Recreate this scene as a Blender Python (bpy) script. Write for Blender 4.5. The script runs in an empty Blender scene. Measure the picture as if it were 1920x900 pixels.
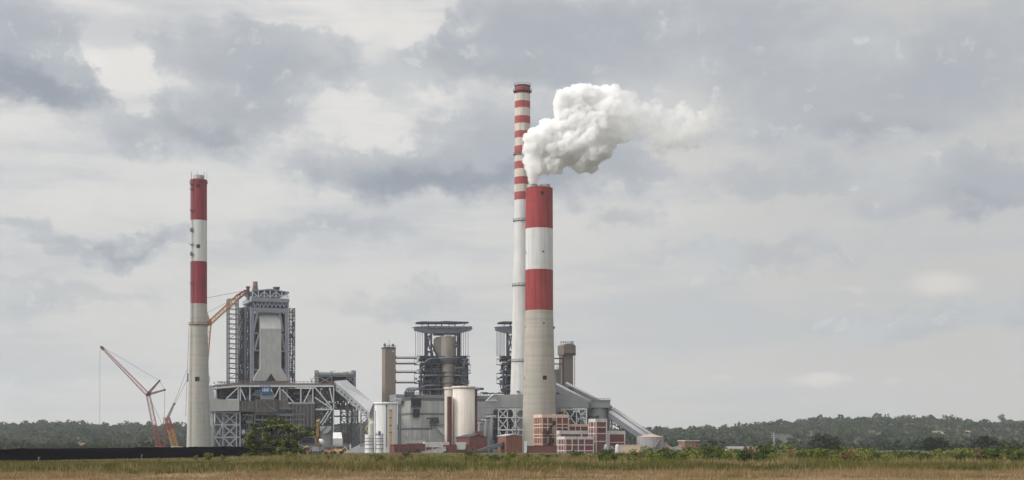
import bpy, math, random
import numpy as np
from mathutils import Vector, Matrix
R = math.radians
random.seed(11)
rng = np.random.default_rng(11)
SC = bpy.context.scene
COL = SC.collection

# ------------------------------------------------------------------ camera
FPX, EYE, YH, XC = 2660.0, 3.0, 840.0, 960.0       # focal length and horizon in photo pixels
cd = bpy.data.cameras.new('camera')
cam = bpy.data.objects.new('camera', cd); COL.objects.link(cam)
cd.sensor_width = 36.0
cd.lens = 36.0 * FPX / 1920.0
cd.shift_y = (YH - 450.0) / 1920.0
cd.clip_start, cd.clip_end = 1.0, 20000.0
cam.location = (0, 0, EYE); cam.rotation_euler = (R(90), 0, 0)
SC.camera = cam

# ------------------------------------------------------------------ render settings
SC.view_settings.view_transform = 'Standard'
SC.view_settings.look = 'None'
SC.view_settings.exposure = 0.08
SC.view_settings.gamma = 1.0
SC.view_settings.use_curve_mapping = False
SC.render.engine = 'CYCLES'
cy = SC.cycles
cy.max_bounces = 24; cy.diffuse_bounces = 3; cy.glossy_bounces = 2; cy.volume_bounces = 22
cy.transparent_max_bounces = 8
cy.use_denoising = True
cy.caustics_reflective = False; cy.caustics_refractive = False

# ------------------------------------------------------------------ sun
TOSUN = Vector((-0.80, -0.26, 0.56)).normalized()
sl = bpy.data.lights.new('sun', 'SUN')
sl.energy = 1.5; sl.angle = R(10); sl.color = (1.0, 0.925, 0.82)
sun = bpy.data.objects.new('sun', sl); COL.objects.link(sun)
sun.rotation_euler = TOSUN.to_track_quat('Z', 'Y').to_euler()
sun.location = TOSUN * 2000

# ------------------------------------------------------------------ node helpers
class NT:
    def __init__(s, tree): s.t = tree; s.n = tree.nodes; s.l = tree.links
    def new(s, typ, **kw):
        n = s.n.new(typ)
        for k, v in kw.items(): setattr(n, k, v)
        return n
    def put(s, sock, v):
        if isinstance(v, bpy.types.NodeSocket): s.l.new(v, sock)
        elif v is not None: sock.default_value = v
    def math(s, op, a, b=None, c=None, clamp=False):
        n = s.new('ShaderNodeMath', operation=op); n.use_clamp = clamp
        s.put(n.inputs[0], a)
        if b is not None: s.put(n.inputs[1], b)
        if c is not None: s.put(n.inputs[2], c)
        return n.outputs[0]
    def vec(s, op, a, b=None):
        n = s.new('ShaderNodeVectorMath', operation=op)
        s.put(n.inputs[0], a)
        if b is not None: s.put(n.inputs[1], b)
        return n.outputs['Value'] if op in ('LENGTH', 'DOT_PRODUCT', 'DISTANCE') else n.outputs[0]
    def xyz(s, x, y, z=0.0):
        n = s.new('ShaderNodeCombineXYZ'); s.put(n.inputs[0], x); s.put(n.inputs[1], y); s.put(n.inputs[2], z)
        return n.outputs[0]
    def sep(s, v):
        n = s.new('ShaderNodeSeparateXYZ'); s.put(n.inputs[0], v); return n.outputs
    def noise(s, v, scale=1.0, detail=4.0, rough=0.55, color=False, dim='3D'):
        n = s.new('ShaderNodeTexNoise'); n.noise_dimensions = dim; s.put(n.inputs['Vector'], v)
        n.inputs['Scale'].default_value = scale; n.inputs['Detail'].default_value = detail
        n.inputs['Roughness'].default_value = rough
        return n.outputs['Color'] if color else n.outputs[0]
    def ramp(s, v, a, b, c=0.0, d=1.0, smooth=True):
        n = s.new('ShaderNodeMapRange'); n.interpolation_type = 'SMOOTHSTEP' if smooth else 'LINEAR'
        n.clamp = True
        s.put(n.inputs['Value'], v)
        for i, x in zip(('From Min', 'From Max', 'To Min', 'To Max'), (a, b, c, d)): s.put(n.inputs[i], x)
        return n.outputs[0]
    def mix(s, f, a, b, blend='MIX'):
        n = s.new('ShaderNodeMix', data_type='RGBA', blend_type=blend)
        s.put(n.inputs[0], f)
        for k, v in ((6, a), (7, b)):
            s.put(n.inputs[k], v if isinstance(v, bpy.types.NodeSocket) else tuple(v) + (1.0,) * (4 - len(v)))
        return n.outputs[2]

# ------------------------------------------------------------------ world: overcast sky
def build_world():
    w = bpy.data.worlds.new('World'); SC.world = w; w.use_nodes = True
    w.cycles.sampling_method = 'MANUAL'; w.cycles.sample_map_resolution = 512
    t = NT(w.node_tree); t.n.clear()
    out = t.new('ShaderNodeOutputWorld'); bg = t.new('ShaderNodeBackground')
    bg.inputs[1].default_value = 0.1; t.l.new(bg.outputs[0], out.inputs[0])
    sky = t.new('ShaderNodeTexSky', sky_type='NISHITA'); sky.sun_disc = False
    sky.sun_elevation = math.asin(TOSUN.z); sky.sun_rotation = math.atan2(TOSUN.x, TOSUN.y) % (2 * math.pi)
    d = t.vec('NORMALIZE', t.new('ShaderNodeTexCoord').outputs['Generated'])
    x, y, z = t.sep(d)
    az = t.math('MULTIPLY', t.math('ARCTAN2', x, y), 57.29578)
    el = t.math('MULTIPLY', t.math('ARCSINE', z), 57.29578)
    A = t.xyz(az, el)
    # billowing: warp of the (azimuth, elevation) of each cloud bank, and rounded cauliflower lumps
    wv = t.vec('SUBTRACT', t.noise(t.vec('MULTIPLY', A, (0.26, 0.36, 1)), 1.0, 8, 0.62, True, '2D'), (0.5, 0.5, 0.5))
    B = t.vec('ADD', A, t.vec('MULTIPLY', wv, (5.5, 3.6, 0)))
    fb = t.noise(t.vec('ADD', t.vec('MULTIPLY', A, (0.17, 0.33, 1)), (3.1, 7.7, 1.3)), 1.0, 8, 0.62, False, '2D')
    streak = t.noise(t.vec('ADD', t.vec('MULTIPLY', A, (0.07, 0.45, 1)), (9.1, 2.2, 4.0)), 1.0, 6, 0.6, False, '2D')
    vo = t.new('ShaderNodeTexVoronoi'); vo.feature = 'SMOOTH_F1'; vo.voronoi_dimensions = '2D'; t.put(vo.inputs['Vector'], t.vec('ADD', t.vec('MULTIPLY', A, (0.55, 0.72, 1)), t.vec('MULTIPLY', wv, (1.6, 1.6, 0))))
    vo.inputs['Scale'].default_value = 1.0; vo.inputs['Detail'].default_value = 3.0; vo.inputs['Roughness'].default_value = 0.55; vo.inputs['Lacunarity'].default_value = 2.3; vo.inputs['Smoothness'].default_value = 0.35
    lump = t.ramp(vo.outputs['Distance'], 0.58, 0.05, -0.25, 0.5, False)
    def blob(src, px, py, hx, hy, amp, inner=0.15):
        a = math.degrees(math.atan((px - XC) / FPX)); e = math.degrees(math.atan((YH - py) / FPX * math.cos(R(a))))
        q = t.vec('MULTIPLY', t.vec('SUBTRACT', src, (a, e, 0)), (46.4 / hx, 46.4 / hy, 0))
        return t.ramp(t.vec('LENGTH', q), 1.0, inner, 0.0, amp)
    def total(src, lst, **k):
        acc = None
        for b in lst:
            v = blob(src, *b, **k); acc = v if acc is None else t.math('ADD', acc, v)
        return acc
    banks = [(50, 110, 190, 125, 1.15), (120, 150, 120, 75, .6), (440, 120, 250, 130, .85), (330, 235, 250, 60, .62),
             (560, 190, 170, 110, .45), (630, 105, 70, 60, .35), (1000, 60, 300, 130, .95), (850, 120, 120, 80, .5),
             (1330, 70, 330, 140, .62), (720, 320, 240, 80, .9), (960, 290, 300, 115, .85), (1130, 300, 160, 95, .7),
             (1600, 180, 330, 130, .6), (1840, 110, 200, 150, .6), (1830, 350, 170, 80, .85), (1690, 390, 130, 50, .3),
             (210, 458, 190, 34, .7), (1165, 402, 130, 30, .5), (40, 415, 90, 30, .5), (700, 150, 130, 60, .3), (1480, 340, 260, 55, .42), (620, 440, 260, 34, .35), (1380, 480, 320, 36, .34), (150, 560, 260, 40, .3), (1760, 600, 260, 40, .3), (760, 560, 220, 36, .26)]
    under = [(50, 165, 180, 60, 1.0), (420, 235, 260, 50, .55), (800, 330, 330, 62, 1.0), (1040, 320, 190, 60, .6), (1830, 385, 140, 45, .7),
             (1640, 235, 260, 45, .5), (220, 460, 150, 22, .6), (1000, 130, 300, 60, .4)]
    holes = [(800, 45, 95, 70, .8), (235, 120, 70, 105, .9), (640, 215, 140, 55, .5), (840, 195, 90, 40, .3), (560, 20, 250, 40, .4), (1250, 390, 200, 40, .3)]
    s = total(B, banks)
    s = t.math('ADD', s, t.math('MULTIPLY', t.math('SUBTRACT', fb, 0.5), 1.1))
    s = t.math('ADD', s, t.math('MULTIPLY', lump, 0.26))
    s = t.math('ADD', t.math('SUBTRACT', s, total(B, holes)), 0.34)
    m1 = t.math('ADD', t.math('MULTIPLY', t.ramp(s, 0.24, 0.62), 0.34), t.math('MULTIPLY', t.ramp(s, -0.1, 1.4), 0.66))
    m2 = t.math('MULTIPLY', t.ramp(t.math('ADD', total(B, under, inner=0.0), t.math('MULTIPLY', t.math('SUBTRACT', fb, 0.5), 1.0)), 0.1, 1.0), m1)
    up = t.ramp(el, 0.0, 16.0)
    right = t.ramp(az, -8.0, 18.0)
    base = t.mix(up, (0.615, 0.605, 0.59), (0.76, 0.75, 0.735))
    base = t.mix(t.math('MULTIPLY', right, 0.75), base, (0.515, 0.505, 0.495))
    base = t.mix(t.ramp(streak, 0.42, 0.68, 0, 0.65), base, (0.485, 0.51, 0.55))
    base = t.mix(t.math('MULTIPLY', t.ramp(fb, 0.5, 0.72, 0, 0.45), t.ramp(right, 0, 1, 1, .15)), base, (0.84, 0.825, 0.805))
    c = t.mix(m1, base, t.mix(t.ramp(t.math('ADD', lump, t.math('MULTIPLY', t.math('SUBTRACT', fb, 0.5), 1.6)), -0.4, 0.55), (0.395, 0.425, 0.475), (0.60, 0.625, 0.635)))
    c = t.mix(t.math('MULTIPLY', m2, 0.92), c, (0.29, 0.32, 0.375))
    puffs = [(1765, 530, 120, 42, .9), (1610, 541, 40, 18, .6), (1570, 536, 40, 14, .35), (1520, 718, 95, 22, .8), (1560, 706, 60, 16, .6),
             (1355, 711, 55, 14, .6), (1672, 713, 38, 18, .55), (1765, 704, 50, 12, .35), (1105, 720, 60, 25, .4)]
    B2 = t.vec('ADD', A, t.vec('MULTIPLY', wv, (0.7, 0.6, 0)))
    pt = total(B2, puffs, inner=0.0)
    pf = t.ramp(t.math('MULTIPLY', pt, t.math('ADD', 1.0, t.math('ADD', t.math('MULTIPLY', t.math('SUBTRACT', fb, 0.5), 1.2), t.math('MULTIPLY', lump, 1.1)))), 0.12, 0.7, 0, 0.75)
    c = t.mix(pf, c, (0.71, 0.67, 0.635))
    # the cloud sheet grows brighter overhead, and most where the sun stands behind it
    glow = t.ramp(t.vec('DOT_PRODUCT', d, tuple(TOSUN)), 0.1, 1.0, 0.0, 1.7)
    gain = t.math('ADD', t.ramp(el, 20.0, 80.0, 1.0, 1.85), glow)
    c = t.mix(1.0, c, t.xyz(t.math('MULTIPLY', gain, 10.0), t.math('MULTIPLY', gain, 9.9), t.math('MULTIPLY', gain, 9.7)), 'MULTIPLY')
    c = t.mix(0.05, c, sky.outputs[0])
    t.l.new(c, bg.inputs[0])
build_world()

# ------------------------------------------------------------------ materials
def mat(name, col, rough=0.85, var=0.14, scale=0.25, streak=0.0, band=0.0, panel=None, metal=0.0, spots=0.0, island=0.0, col2=None, c2scale=0.05, c2lo=0.42, c2hi=0.6, spec=0.3):
    m = bpy.data.materials.new(name); m.use_nodes = True
    t = NT(m.node_tree); b = t.n['Principled BSDF']
    b.inputs['Roughness'].default_value = rough; b.inputs['Metallic'].default_value = metal
    b.inputs['Specular IOR Level'].default_value = spec
    oc = t.new('ShaderNodeTexCoord').outputs['Object']
    c = tuple(col) + (1,)
    if col2 is not None:
        c = t.mix(t.ramp(t.noise(oc, c2scale, 4, 0.6), c2lo, c2hi), col, col2)
    f = t.ramp(t.noise(oc, scale, 5, 0.6), 0.25, 0.75, 1 - var, 1 + var, False)
    if streak:
        n = t.noise(t.vec('MULTIPLY', oc, (0.55, 0.55, 0.03)), 1.0, 4, 0.6)
        f = t.math('MULTIPLY', f, t.ramp(n, 0.42, 0.72, 1.0, 1 - streak))
    if band:
        n = t.noise(t.vec('MULTIPLY', oc, (0.012, 0.012, 0.42)), 1.0, 4, 0.7)
        f = t.math('MULTIPLY', f, t.ramp(n, 0.3, 0.7, 1 + band, 1 - band, False))
    if panel:
        q = t.vec('FLOOR', t.vec('MULTIPLY', oc, (1 / panel[0], 1 / panel[0], 1 / panel[1])))
        wn = t.new('ShaderNodeTexWhiteNoise'); t.put(wn.inputs['Vector'], q)
        f = t.math('MULTIPLY', f, t.ramp(wn.outputs['Value'], 0, 1, 1 - panel[2], 1 + panel[2], False))
    if spots:
        f = t.math('MULTIPLY', f, t.ramp(t.noise(oc, 1.3, 3, 0.6), 0.55, 0.75, 1.0, 1 - spots))
    if island:
        g = t.new('ShaderNodeNewGeometry')
        f = t.math('MULTIPLY', f, t.ramp(g.outputs['Random Per Island'], 0, 1, 1 - island, 1 + island, False))
    c = t.mix(1.0, c, t.xyz(f, f, f), 'MULTIPLY')
    t.l.new(c, b.inputs['Base Color'])
    return m

M = {}
def defmats():
    M['conc'] = mat('weathered_concrete', (0.40, 0.385, 0.355), .9, .10, .10, streak=.16, band=.12)
    M['concwarm'] = mat('warm_concrete', (0.395, 0.365, 0.322), .9, .10, .06, streak=.13, band=.12)
    M['beige'] = mat('aged_beige_paint', (0.55, 0.505, 0.45), .8, .12, .3, streak=.35)
    M['white'] = mat('weathered_white_paint', (0.58, 0.585, 0.58), .7, .08, .12, streak=.18)
    M['whiteb'] = mat('bright_white_paint', (0.70, 0.70, 0.71), .6, .06, .12, streak=.2)
    M['red'] = mat('faded_red_paint', (0.30, 0.036, 0.037), .7, .18, .12, streak=.42)
    M['redb'] = mat('crimson_paint', (0.25, 0.025, 0.038), .65, .18, .12, streak=.4)
    M['redo'] = mat('old_red_paint', (0.33, 0.075, 0.075), .8, .18, .3, streak=.25)
    M['capred'] = mat('sooty_red_brick', (0.13, 0.04, 0.04), .9, .25, .6)
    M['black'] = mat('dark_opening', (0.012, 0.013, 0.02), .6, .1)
    M['flue'] = mat('flue_steel', (0.30, 0.31, 0.30), .55, .2, .4, streak=.3, metal=.3)
    M['steel'] = mat('light_grey_steel', (0.42, 0.44, 0.48), .55, .10, .3)
    M['steelw'] = mat('pale_steel', (0.56, 0.58, 0.61), .55, .10, .3)
    M['lav'] = mat('blue_grey_steel', (0.255, 0.27, 0.325), .55, .10, .3)
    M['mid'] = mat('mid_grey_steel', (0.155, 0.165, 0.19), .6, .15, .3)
    M['dark'] = mat('dark_steel', (0.050, 0.055, 0.075), .6, .25, .4)
    M['darker'] = mat('shadow_grey_plant', (0.022, 0.026, 0.042), .7, .35, .3)  # near-black tone, interior shade of the plant put into the colour
    M['girder'] = mat('slate_steel', (0.105, 0.118, 0.15), .6, .15, .3, streak=.2)
    M['gallroof'] = mat('toplit_gallery_sheet', (0.33, 0.34, 0.355), .6, .08, .15, streak=.15)  # paler than the casings: light from above put into the roof colour
    M['hutb'] = mat('pale_brick', (0.27, 0.155, 0.115), .9, .2, .6, streak=.2)
    M['towerg'] = mat('lattice_steel', (0.135, 0.145, 0.17), .6, .15, .3)
    M['duct'] = mat('duct_cladding', (0.43, 0.44, 0.435), .6, .07, .15, streak=.08, panel=(3.5, 5.0, .05))
    M['ductg'] = mat('galvanised_cladding', (0.275, 0.285, 0.295), .6, .08, .15, streak=.1, panel=(5, 6, .05))
    M['ductb'] = mat('brown_grey_duct', (0.245, 0.225, 0.20), .75, .12, .2, streak=.15, panel=(6, 9, .05))
    M['clad'] = mat('hall_cladding', (0.45, 0.46, 0.445), .7, .10, .2, streak=.38, panel=(7.5, 9.5, .10))
    M['cladd'] = mat('dark_cladding', (0.15, 0.155, 0.165), .7, .15, .2)
    M['brown'] = mat('brown_grey_boards', (0.125, 0.112, 0.106), .8, .18, .5, streak=.25, panel=(2.2, 30, .16))
    M['browntower'] = mat('taupe_concrete', (0.235, 0.195, 0.165), .9, .08, .2, streak=.1)
    M['pink'] = mat('pink_render', (0.45, 0.33, 0.28), .9, .1, .4)
    M['deck'] = mat('rusty_deck_edge', (0.16, 0.13, 0.115), .85, .25, .6)
    M['cream'] = mat('cream_silo_paint', (0.64, 0.59, 0.525), .75, .06, .1, streak=.22)
    M['maroon'] = mat('maroon_strip', (0.11, 0.028, 0.028), .8, .15, .4)
    M['brick'] = mat('red_brick', (0.165, 0.056, 0.050), .9, .22, .8, streak=.15, spots=.15)
    M['brickb'] = mat('orange_brick', (0.215, 0.088, 0.062), .9, .25, .8, streak=.2, spots=.2)
    M['brickd'] = mat('dark_brick', (0.15, 0.052, 0.045), .9, .2, .8)
    M['cframe'] = mat('beige_frame', (0.62, 0.47, 0.36), .85, .10, .4, streak=.12)
    M['wframe'] = mat('whitewashed_frame', (0.54, 0.525, 0.515), .85, .1, .4, streak=.25)
    M['roofg'] = mat('grey_roof', (0.22, 0.22, 0.225), .8, .15, .3)
    M['glass'] = mat('dull_window_glass', (0.05, 0.055, 0.07), .2, .2, .5, spec=.5)
    M['panelw'] = mat('pale_green_panel', (0.50, 0.54, 0.50), .7, .08, .4)
    M['blue'] = mat('blue_paint', (0.022, 0.10, 0.27), .5, .12, .4)
    M['navy'] = mat('navy_roof', (0.035, 0.075, 0.14), .5, .15, .3)
    M['yellow'] = mat('ochre_yellow_paint', (0.62, 0.43, 0.17), .6, .12, .4)
    M['orange'] = mat('crane_orange', (0.42, 0.20, 0.07), .6, .2, .4)
    M['cranered'] = mat('crane_red', (0.27, 0.065, 0.062), .6, .2, .4)
    M['rust'] = mat('rusty_steel', (0.20, 0.09, 0.05), .85, .3, .5)
    M['rope'] = mat('grey_rope', (0.22, 0.22, 0.23), .8, .1)
    M['coal'] = mat('coal', (0.004, 0.004, 0.0065), .95, .5, .6, spec=.0)
    M['gravel'] = mat('grey_gravel', (0.19, 0.19, 0.195), .95, .25, 1.2)
    M['hill'] = mat('hill_scrub', (0.035, 0.045, 0.022), .95, .3, .02, col2=(0.06, 0.065, 0.034), c2scale=.012)
    M['sand'] = mat('bare_soil', (0.36, 0.27, 0.19), .95, .15, .05)
    M['wood'] = mat('far_wood', (0.025, 0.042, 0.021), .9, .25, .035, island=.25, col2=(0.055, 0.066, 0.034), c2scale=.011, spec=.1)
    M['leafdk'] = mat('dark_leaves', (0.024, 0.036, 0.018), .8, .35, .15, island=.4, spec=.1)
    M['leaf'] = mat('tree_leaves', (0.155, 0.185, 0.034), .75, .35, .30, island=.45, col2=(0.06, 0.085, 0.02), c2scale=.25, spec=.15)
    M['bark'] = mat('grey_bark', (0.10, 0.085, 0.075), .95, .3, 1.0)
    M['weed1'] = mat('weed_green', (0.135, 0.165, 0.030), .75, .3, .4, island=.4, spec=.15)
    M['weed2'] = mat('weed_dark_green', (0.055, 0.078, 0.022), .8, .3, .4, island=.4, spec=.1)
    M['weed3'] = mat('weed_olive', (0.19, 0.18, 0.065), .8, .3, .4, island=.4, spec=.1)
    M['weed4'] = mat('weed_dry_brown', (0.20, 0.13, 0.07), .85, .3, .4, island=.4, spec=.1)
    M['dry'] = mat('dry_grass', (0.275, 0.195, 0.108), .9, .4, .3, island=.35, col2=(0.20, 0.155, 0.07), c2scale=.10, spec=.1)
    M['stalk'] = mat('bleached_stalks', (0.31, 0.225, 0.125), .9, .25, .3, island=.3, spec=.1)
    M['green'] = mat('green_grass', (0.072, 0.084, 0.018), .9, .3, .12, island=.4, col2=(0.155, 0.125, 0.045), c2scale=.05, spec=.1)
    M['mixg'] = mat('mixed_grass', (0.125, 0.138, 0.034), .9, .3, .12, island=.4, col2=(0.29, 0.21, 0.11), c2scale=.06, spec=.1)
defmats()

def ground_mat():
    m = bpy.data.materials.new('field_soil'); m.use_nodes = True
    t = NT(m.node_tree); b = t.n['Principled BSDF']; b.inputs['Roughness'].default_value = .95
    b.inputs['Specular IOR Level'].default_value = .1
    oc = t.new('ShaderNodeTexCoord').outputs['Object']
    n1 = t.noise(t.vec('MULTIPLY', oc, (0.03, 0.12, 1)), 1.0, 6, 0.65)
    n2 = t.noise(oc, 1.1, 5, 0.6)
    c = t.mix(t.ramp(n1, .38, .62), (0.20, 0.135, 0.085), (0.27, 0.19, 0.115))
    x, y, z = t.sep(oc)
    c = t.mix(t.ramp(t.math('ADD', y, t.math('MULTIPLY', n1, 40)), 175, 205), c, (0.055, 0.052, 0.022))  # dark tone paints the shade at the foot of the green grass
    c = t.mix(t.ramp(y, 600, 800), c, (0.085, 0.085, 0.05))
    c = t.mix(t.ramp(y, 1000, 1300), c, (0.07, 0.085, 0.04))
    f = t.ramp(n2, .3, .7, .75, 1.25, False)
    c = t.mix(1.0, c, t.xyz(f, f, f), 'MULTIPLY')
    t.l.new(c, b.inputs['Base Color'])
    return m

# ------------------------------------------------------------------ geometry helpers
def Xp(px, Y): return (px - XC) / FPX * Y
def Zp(py, Y): return EYE + (YH - py) / FPX * Y
def W(px, py, Y): return Vector((Xp(px, Y), Y, Zp(py, Y)))
ORG = {}

class MB:
    def __init__(s): s.v = []; s.f = []; s.m = []; s.s = []
    def face(s, idx, m=0, sm=False): s.f.append(idx); s.m.append(m); s.s.append(sm)
    def hexa(s, p, m=0):               # p: 4 bottom then 4 top, same winding
        b = len(s.v); s.v += [tuple(q) for q in p]
        for q in ((0, 3, 2, 1), (4, 5, 6, 7), (0, 1, 5, 4), (1, 2, 6, 5), (2, 3, 7, 6), (3, 0, 4, 7)):
            s.face([b + i for i in q], m)
    def box(s, x0, x1, y0, y1, z0, z1, m=0):
        s.hexa([(x0, y0, z0), (x1, y0, z0), (x1, y1, z0), (x0, y1, z0), (x0, y0, z1), (x1, y0, z1), (x1, y1, z1), (x0, y1, z1)], m)
    def pbox(s, px0, px1, py0, py1, Y0, Y1, m=0):
        s.box(Xp(px0, Y0), Xp(px1, Y0), Y0, Y1, 0.0 if py1 is None else Zp(py1, Y0), Zp(py0, Y0), m)
    def beam(s, a, b, w, h=None, m=0):
        a = Vector(a); b = Vector(b); h = h or w; d = b - a
        if d.length < 1e-6: return
        d.normalize(); up = Vector((0, 0, 1)) if abs(d.z) < .95 else Vector((0, 1, 0))
        e = d.cross(up).normalized(); g = e.cross(d).normalized()
        e = e * w / 2; g = g * h / 2
        s.hexa([a - e - g, a + e - g, a + e + g, a - e + g, b - e - g, b + e - g, b + e + g, b - e + g], m)
    def tube(s, pts, r, n=10, m=0, caps=True):
        pts = [Vector(p) for p in pts]; rs = r if isinstance(r, (list, tuple)) else [r] * len(pts)
        rings = []
        for i, p in enumerate(pts):
            d = (pts[min(i + 1, len(pts) - 1)] - pts[max(i - 1, 0)]).normalized()
            up = Vector((0, 0, 1)) if abs(d.z) < .9 else Vector((0, 1, 0))
            e = d.cross(up).normalized(); g = e.cross(d).normalized(); b = len(s.v)
            for k in range(n):
                a = 2 * math.pi * k / n; s.v.append(tuple(p + (e * math.cos(a) + g * math.sin(a)) * rs[i]))
            rings.append(b)
        for a, b in zip(rings, rings[1:]):
            for k in range(n): s.face([a + k, a + (k + 1) % n, b + (k + 1) % n, b + k], m, True)
        if caps:
            s.face([rings[0] + k for k in range(n)][::-1], m); s.face([rings[-1] + k for k in range(n)], m)
    def lathe(s, cx, cy, prof, n=48, ms=None, cap=True, capm=0):
        rings = []
        for r, z in prof:
            rings.append(len(s.v))
            for k in range(n):
                a = 2 * math.pi * k / n; s.v.append((cx + r * math.cos(a), cy + r * math.sin(a), z))
        for i, (a, b) in enumerate(zip(rings, rings[1:])):
            for k in range(n): s.face([a + k, a + (k + 1) % n, b + (k + 1) % n, b + k], ms[i] if ms else 0, True)
        if cap:
            for (r, z), rev in ((prof[0], True), (prof[-1], False)):
                b = len(s.v)
                for k in range(n):
                    a = 2 * math.pi * k / n; s.v.append((cx + r * math.cos(a), cy + r * math.sin(a), z))
                q = [b + k for k in range(n)]; s.face(q[::-1] if rev else q, capm)
    def prism(s, pts, ext, m=0):
        pts = [Vector(p) for p in pts]; ext = Vector(ext); n = len(pts); b = len(s.v)
        s.v += [tuple(p) for p in pts] + [tuple(p + ext) for p in pts]
        s.face([b + i for i in range(n)], m); s.face([b + n + i for i in range(n)][::-1], m)
        for i in range(n):
            j = (i + 1) % n; s.face([b + j, b + i, b + n + i, b + n + j], m)
    def build(s, name, mats, parent=None, base=None):
        if not s.f: return None
        me = bpy.data.meshes.new(name)
        o = ORG.get(parent.name, Vector((0, 0, 0))) if parent is not None else Vector(base or (0, 0, 0))
        me.from_pydata([(a - o.x, b - o.y, c - o.z) for a, b, c in s.v], [], s.f)
        for mm in (mats if isinstance(mats, (list, tuple)) else [mats]): me.materials.append(M[mm] if isinstance(mm, str) else mm)
        me.polygons.foreach_set('material_index', s.m); me.polygons.foreach_set('use_smooth', s.s)
        me.update()
        import bmesh
        bm = bmesh.new(); bm.from_mesh(me); bmesh.ops.recalc_face_normals(bm, faces=bm.faces); bm.to_mesh(me); bm.free()
        ob = bpy.data.objects.new(name, me); COL.objects.link(ob)
        if parent is not None: ob.parent = parent
        else: ob.location = o
        ORG[ob.name] = o
        return ob

def tag(o, label, cat, group=None, kind=None):
    o['label'] = label; o['category'] = cat
    if group: o['group'] = group
    if kind: o['kind'] = kind
    return o
def thing(name, label, cat, loc, group=None):
    o = bpy.data.objects.new(name, None); COL.objects.link(o)
    o.location = loc; o.empty_display_size = 2; ORG[o.name] = Vector(loc)
    return tag(o, label, cat, group)
def struct(o): o['kind'] = 'structure'; return o

class Frame:
    """A facade plane: starts where photo column px meets depth Y, turned by th so that its left end wall shows."""
    def __init__(s, px, Y, th):
        s.o = Vector((Xp(px, Y), Y, 0)); s.th = R(th)
        s.ex = Vector((math.cos(s.th), math.sin(s.th), 0)); s.ey = Vector((-math.sin(s.th), math.cos(s.th), 0))
    def U(s, px, v=0.0):
        o = s.o + s.ey * v; t = (px - XC) / FPX
        return (t * o.y - o.x) / (s.ex.x - t * s.ex.y)
    def at(s, u, v, z): return s.o + s.ex * u + s.ey * v + Vector((0, 0, z))
    def P(s, px, py, v=0.0):
        u = s.U(px, v); p = s.at(u, v, 0); p.z = Zp(py, p.y) if py is not None else 0.0
        return p
    def ubox(s, mb, u0, u1, v0, v1, z0, z1, m=0):
        mb.hexa([s.at(u0, v0, z0), s.at(u1, v0, z0), s.at(u1, v1, z0), s.at(u0, v1, z0),
                 s.at(u0, v0, z1), s.at(u1, v0, z1), s.at(u1, v1, z1), s.at(u0, v1, z1)], m)
    def box(s, mb, px0, px1, py0, py1, v0, v1, m=0):
        u0, u1 = s.U(px0, v0), s.U(px1, v0); y = s.at((u0 + u1) / 2, v0, 0).y
        s.ubox(mb, u0, u1, v0, v1, 0.0 if py1 is None else Zp(py1, y), Zp(py0, y), m)
    def beam(s, mb, a, b, w, v=0.0, h=None, m=0): mb.beam(s.P(a[0], a[1], v), s.P(b[0], b[1], v), w, h, m)
    def prism(s, mb, pts, v0, v1, m=0): mb.prism([s.P(a, b, v0) for a, b in pts], s.ey * (v1 - v0), m)
    def tower(s, mb, px0, px1, py0, py1, v0, v1, nlev, leg, br, style='z', rail=0):
        u0, u1 = s.U(px0, v0), s.U(px1, v0); y = s.at((u0 + u1) / 2, v0, 0).y
        z0, z1 = (0.0 if py1 is None else Zp(py1, y)), Zp(py0, y)
        C = [(u0, v0), (u1, v0), (u1, v1), (u0, v1)]
        for u, v in C: mb.beam(s.at(u, v, z0), s.at(u, v, z1), leg)
        dz = (z1 - z0) / nlev
        for k in range(nlev + 1):
            z = z0 + k * dz
            for i in range(4):
                a, b = C[i], C[(i + 1) % 4]
                mb.beam(s.at(*a, z), s.at(*b, z), br)
                if k < nlev:
                    if style == 'x' or (style == 'h' and i == 0 and k % 2) or (style == 'z' and (k + i) % 2): mb.beam(s.at(*a, z), s.at(*b, z + dz), br * .8)
                    if style == 'x' or (style == 'z' and not (k + i) % 2): mb.beam(s.at(*b, z), s.at(*a, z + dz), br * .8)
            if rail:
                s.ubox(mb, u0, u1, v0, v1, z - .12, z + .12)
    def clutter(s, mb, px0, px1, py0, py1, v0, v1, n, w0=.3, w1=1.0, pv=.35, pd=.15, pb=.08, nm=1):
        for _ in range(n):
            v = random.uniform(v0, v1); a = random.uniform(px0, px1); b = random.uniform(py0, py1); w = random.uniform(w0, w1); q = random.random(); m = random.randrange(nm)
            if q < pv: mb.beam(s.P(a, b, v), s.P(a, min(py1, b + random.uniform(5, 35)), v), w, m=m)
            elif q < pv + pd: mb.beam(s.P(a, b, v), s.P(min(px1, a + random.uniform(4, 14)), max(py0, min(py1, b + random.uniform(-14, 14))), v), w * .8, m=m)
            elif q < pv + pd + pb: s.box(mb, a, min(px1, a + random.uniform(3, 9)), b, min(py1, b + random.uniform(3, 9)) + .5, v, v + 3, m=m)
            else: mb.beam(s.P(a, b, v), s.P(min(px1, a + random.uniform(6, 30)), b, v), w, m=m)

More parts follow.
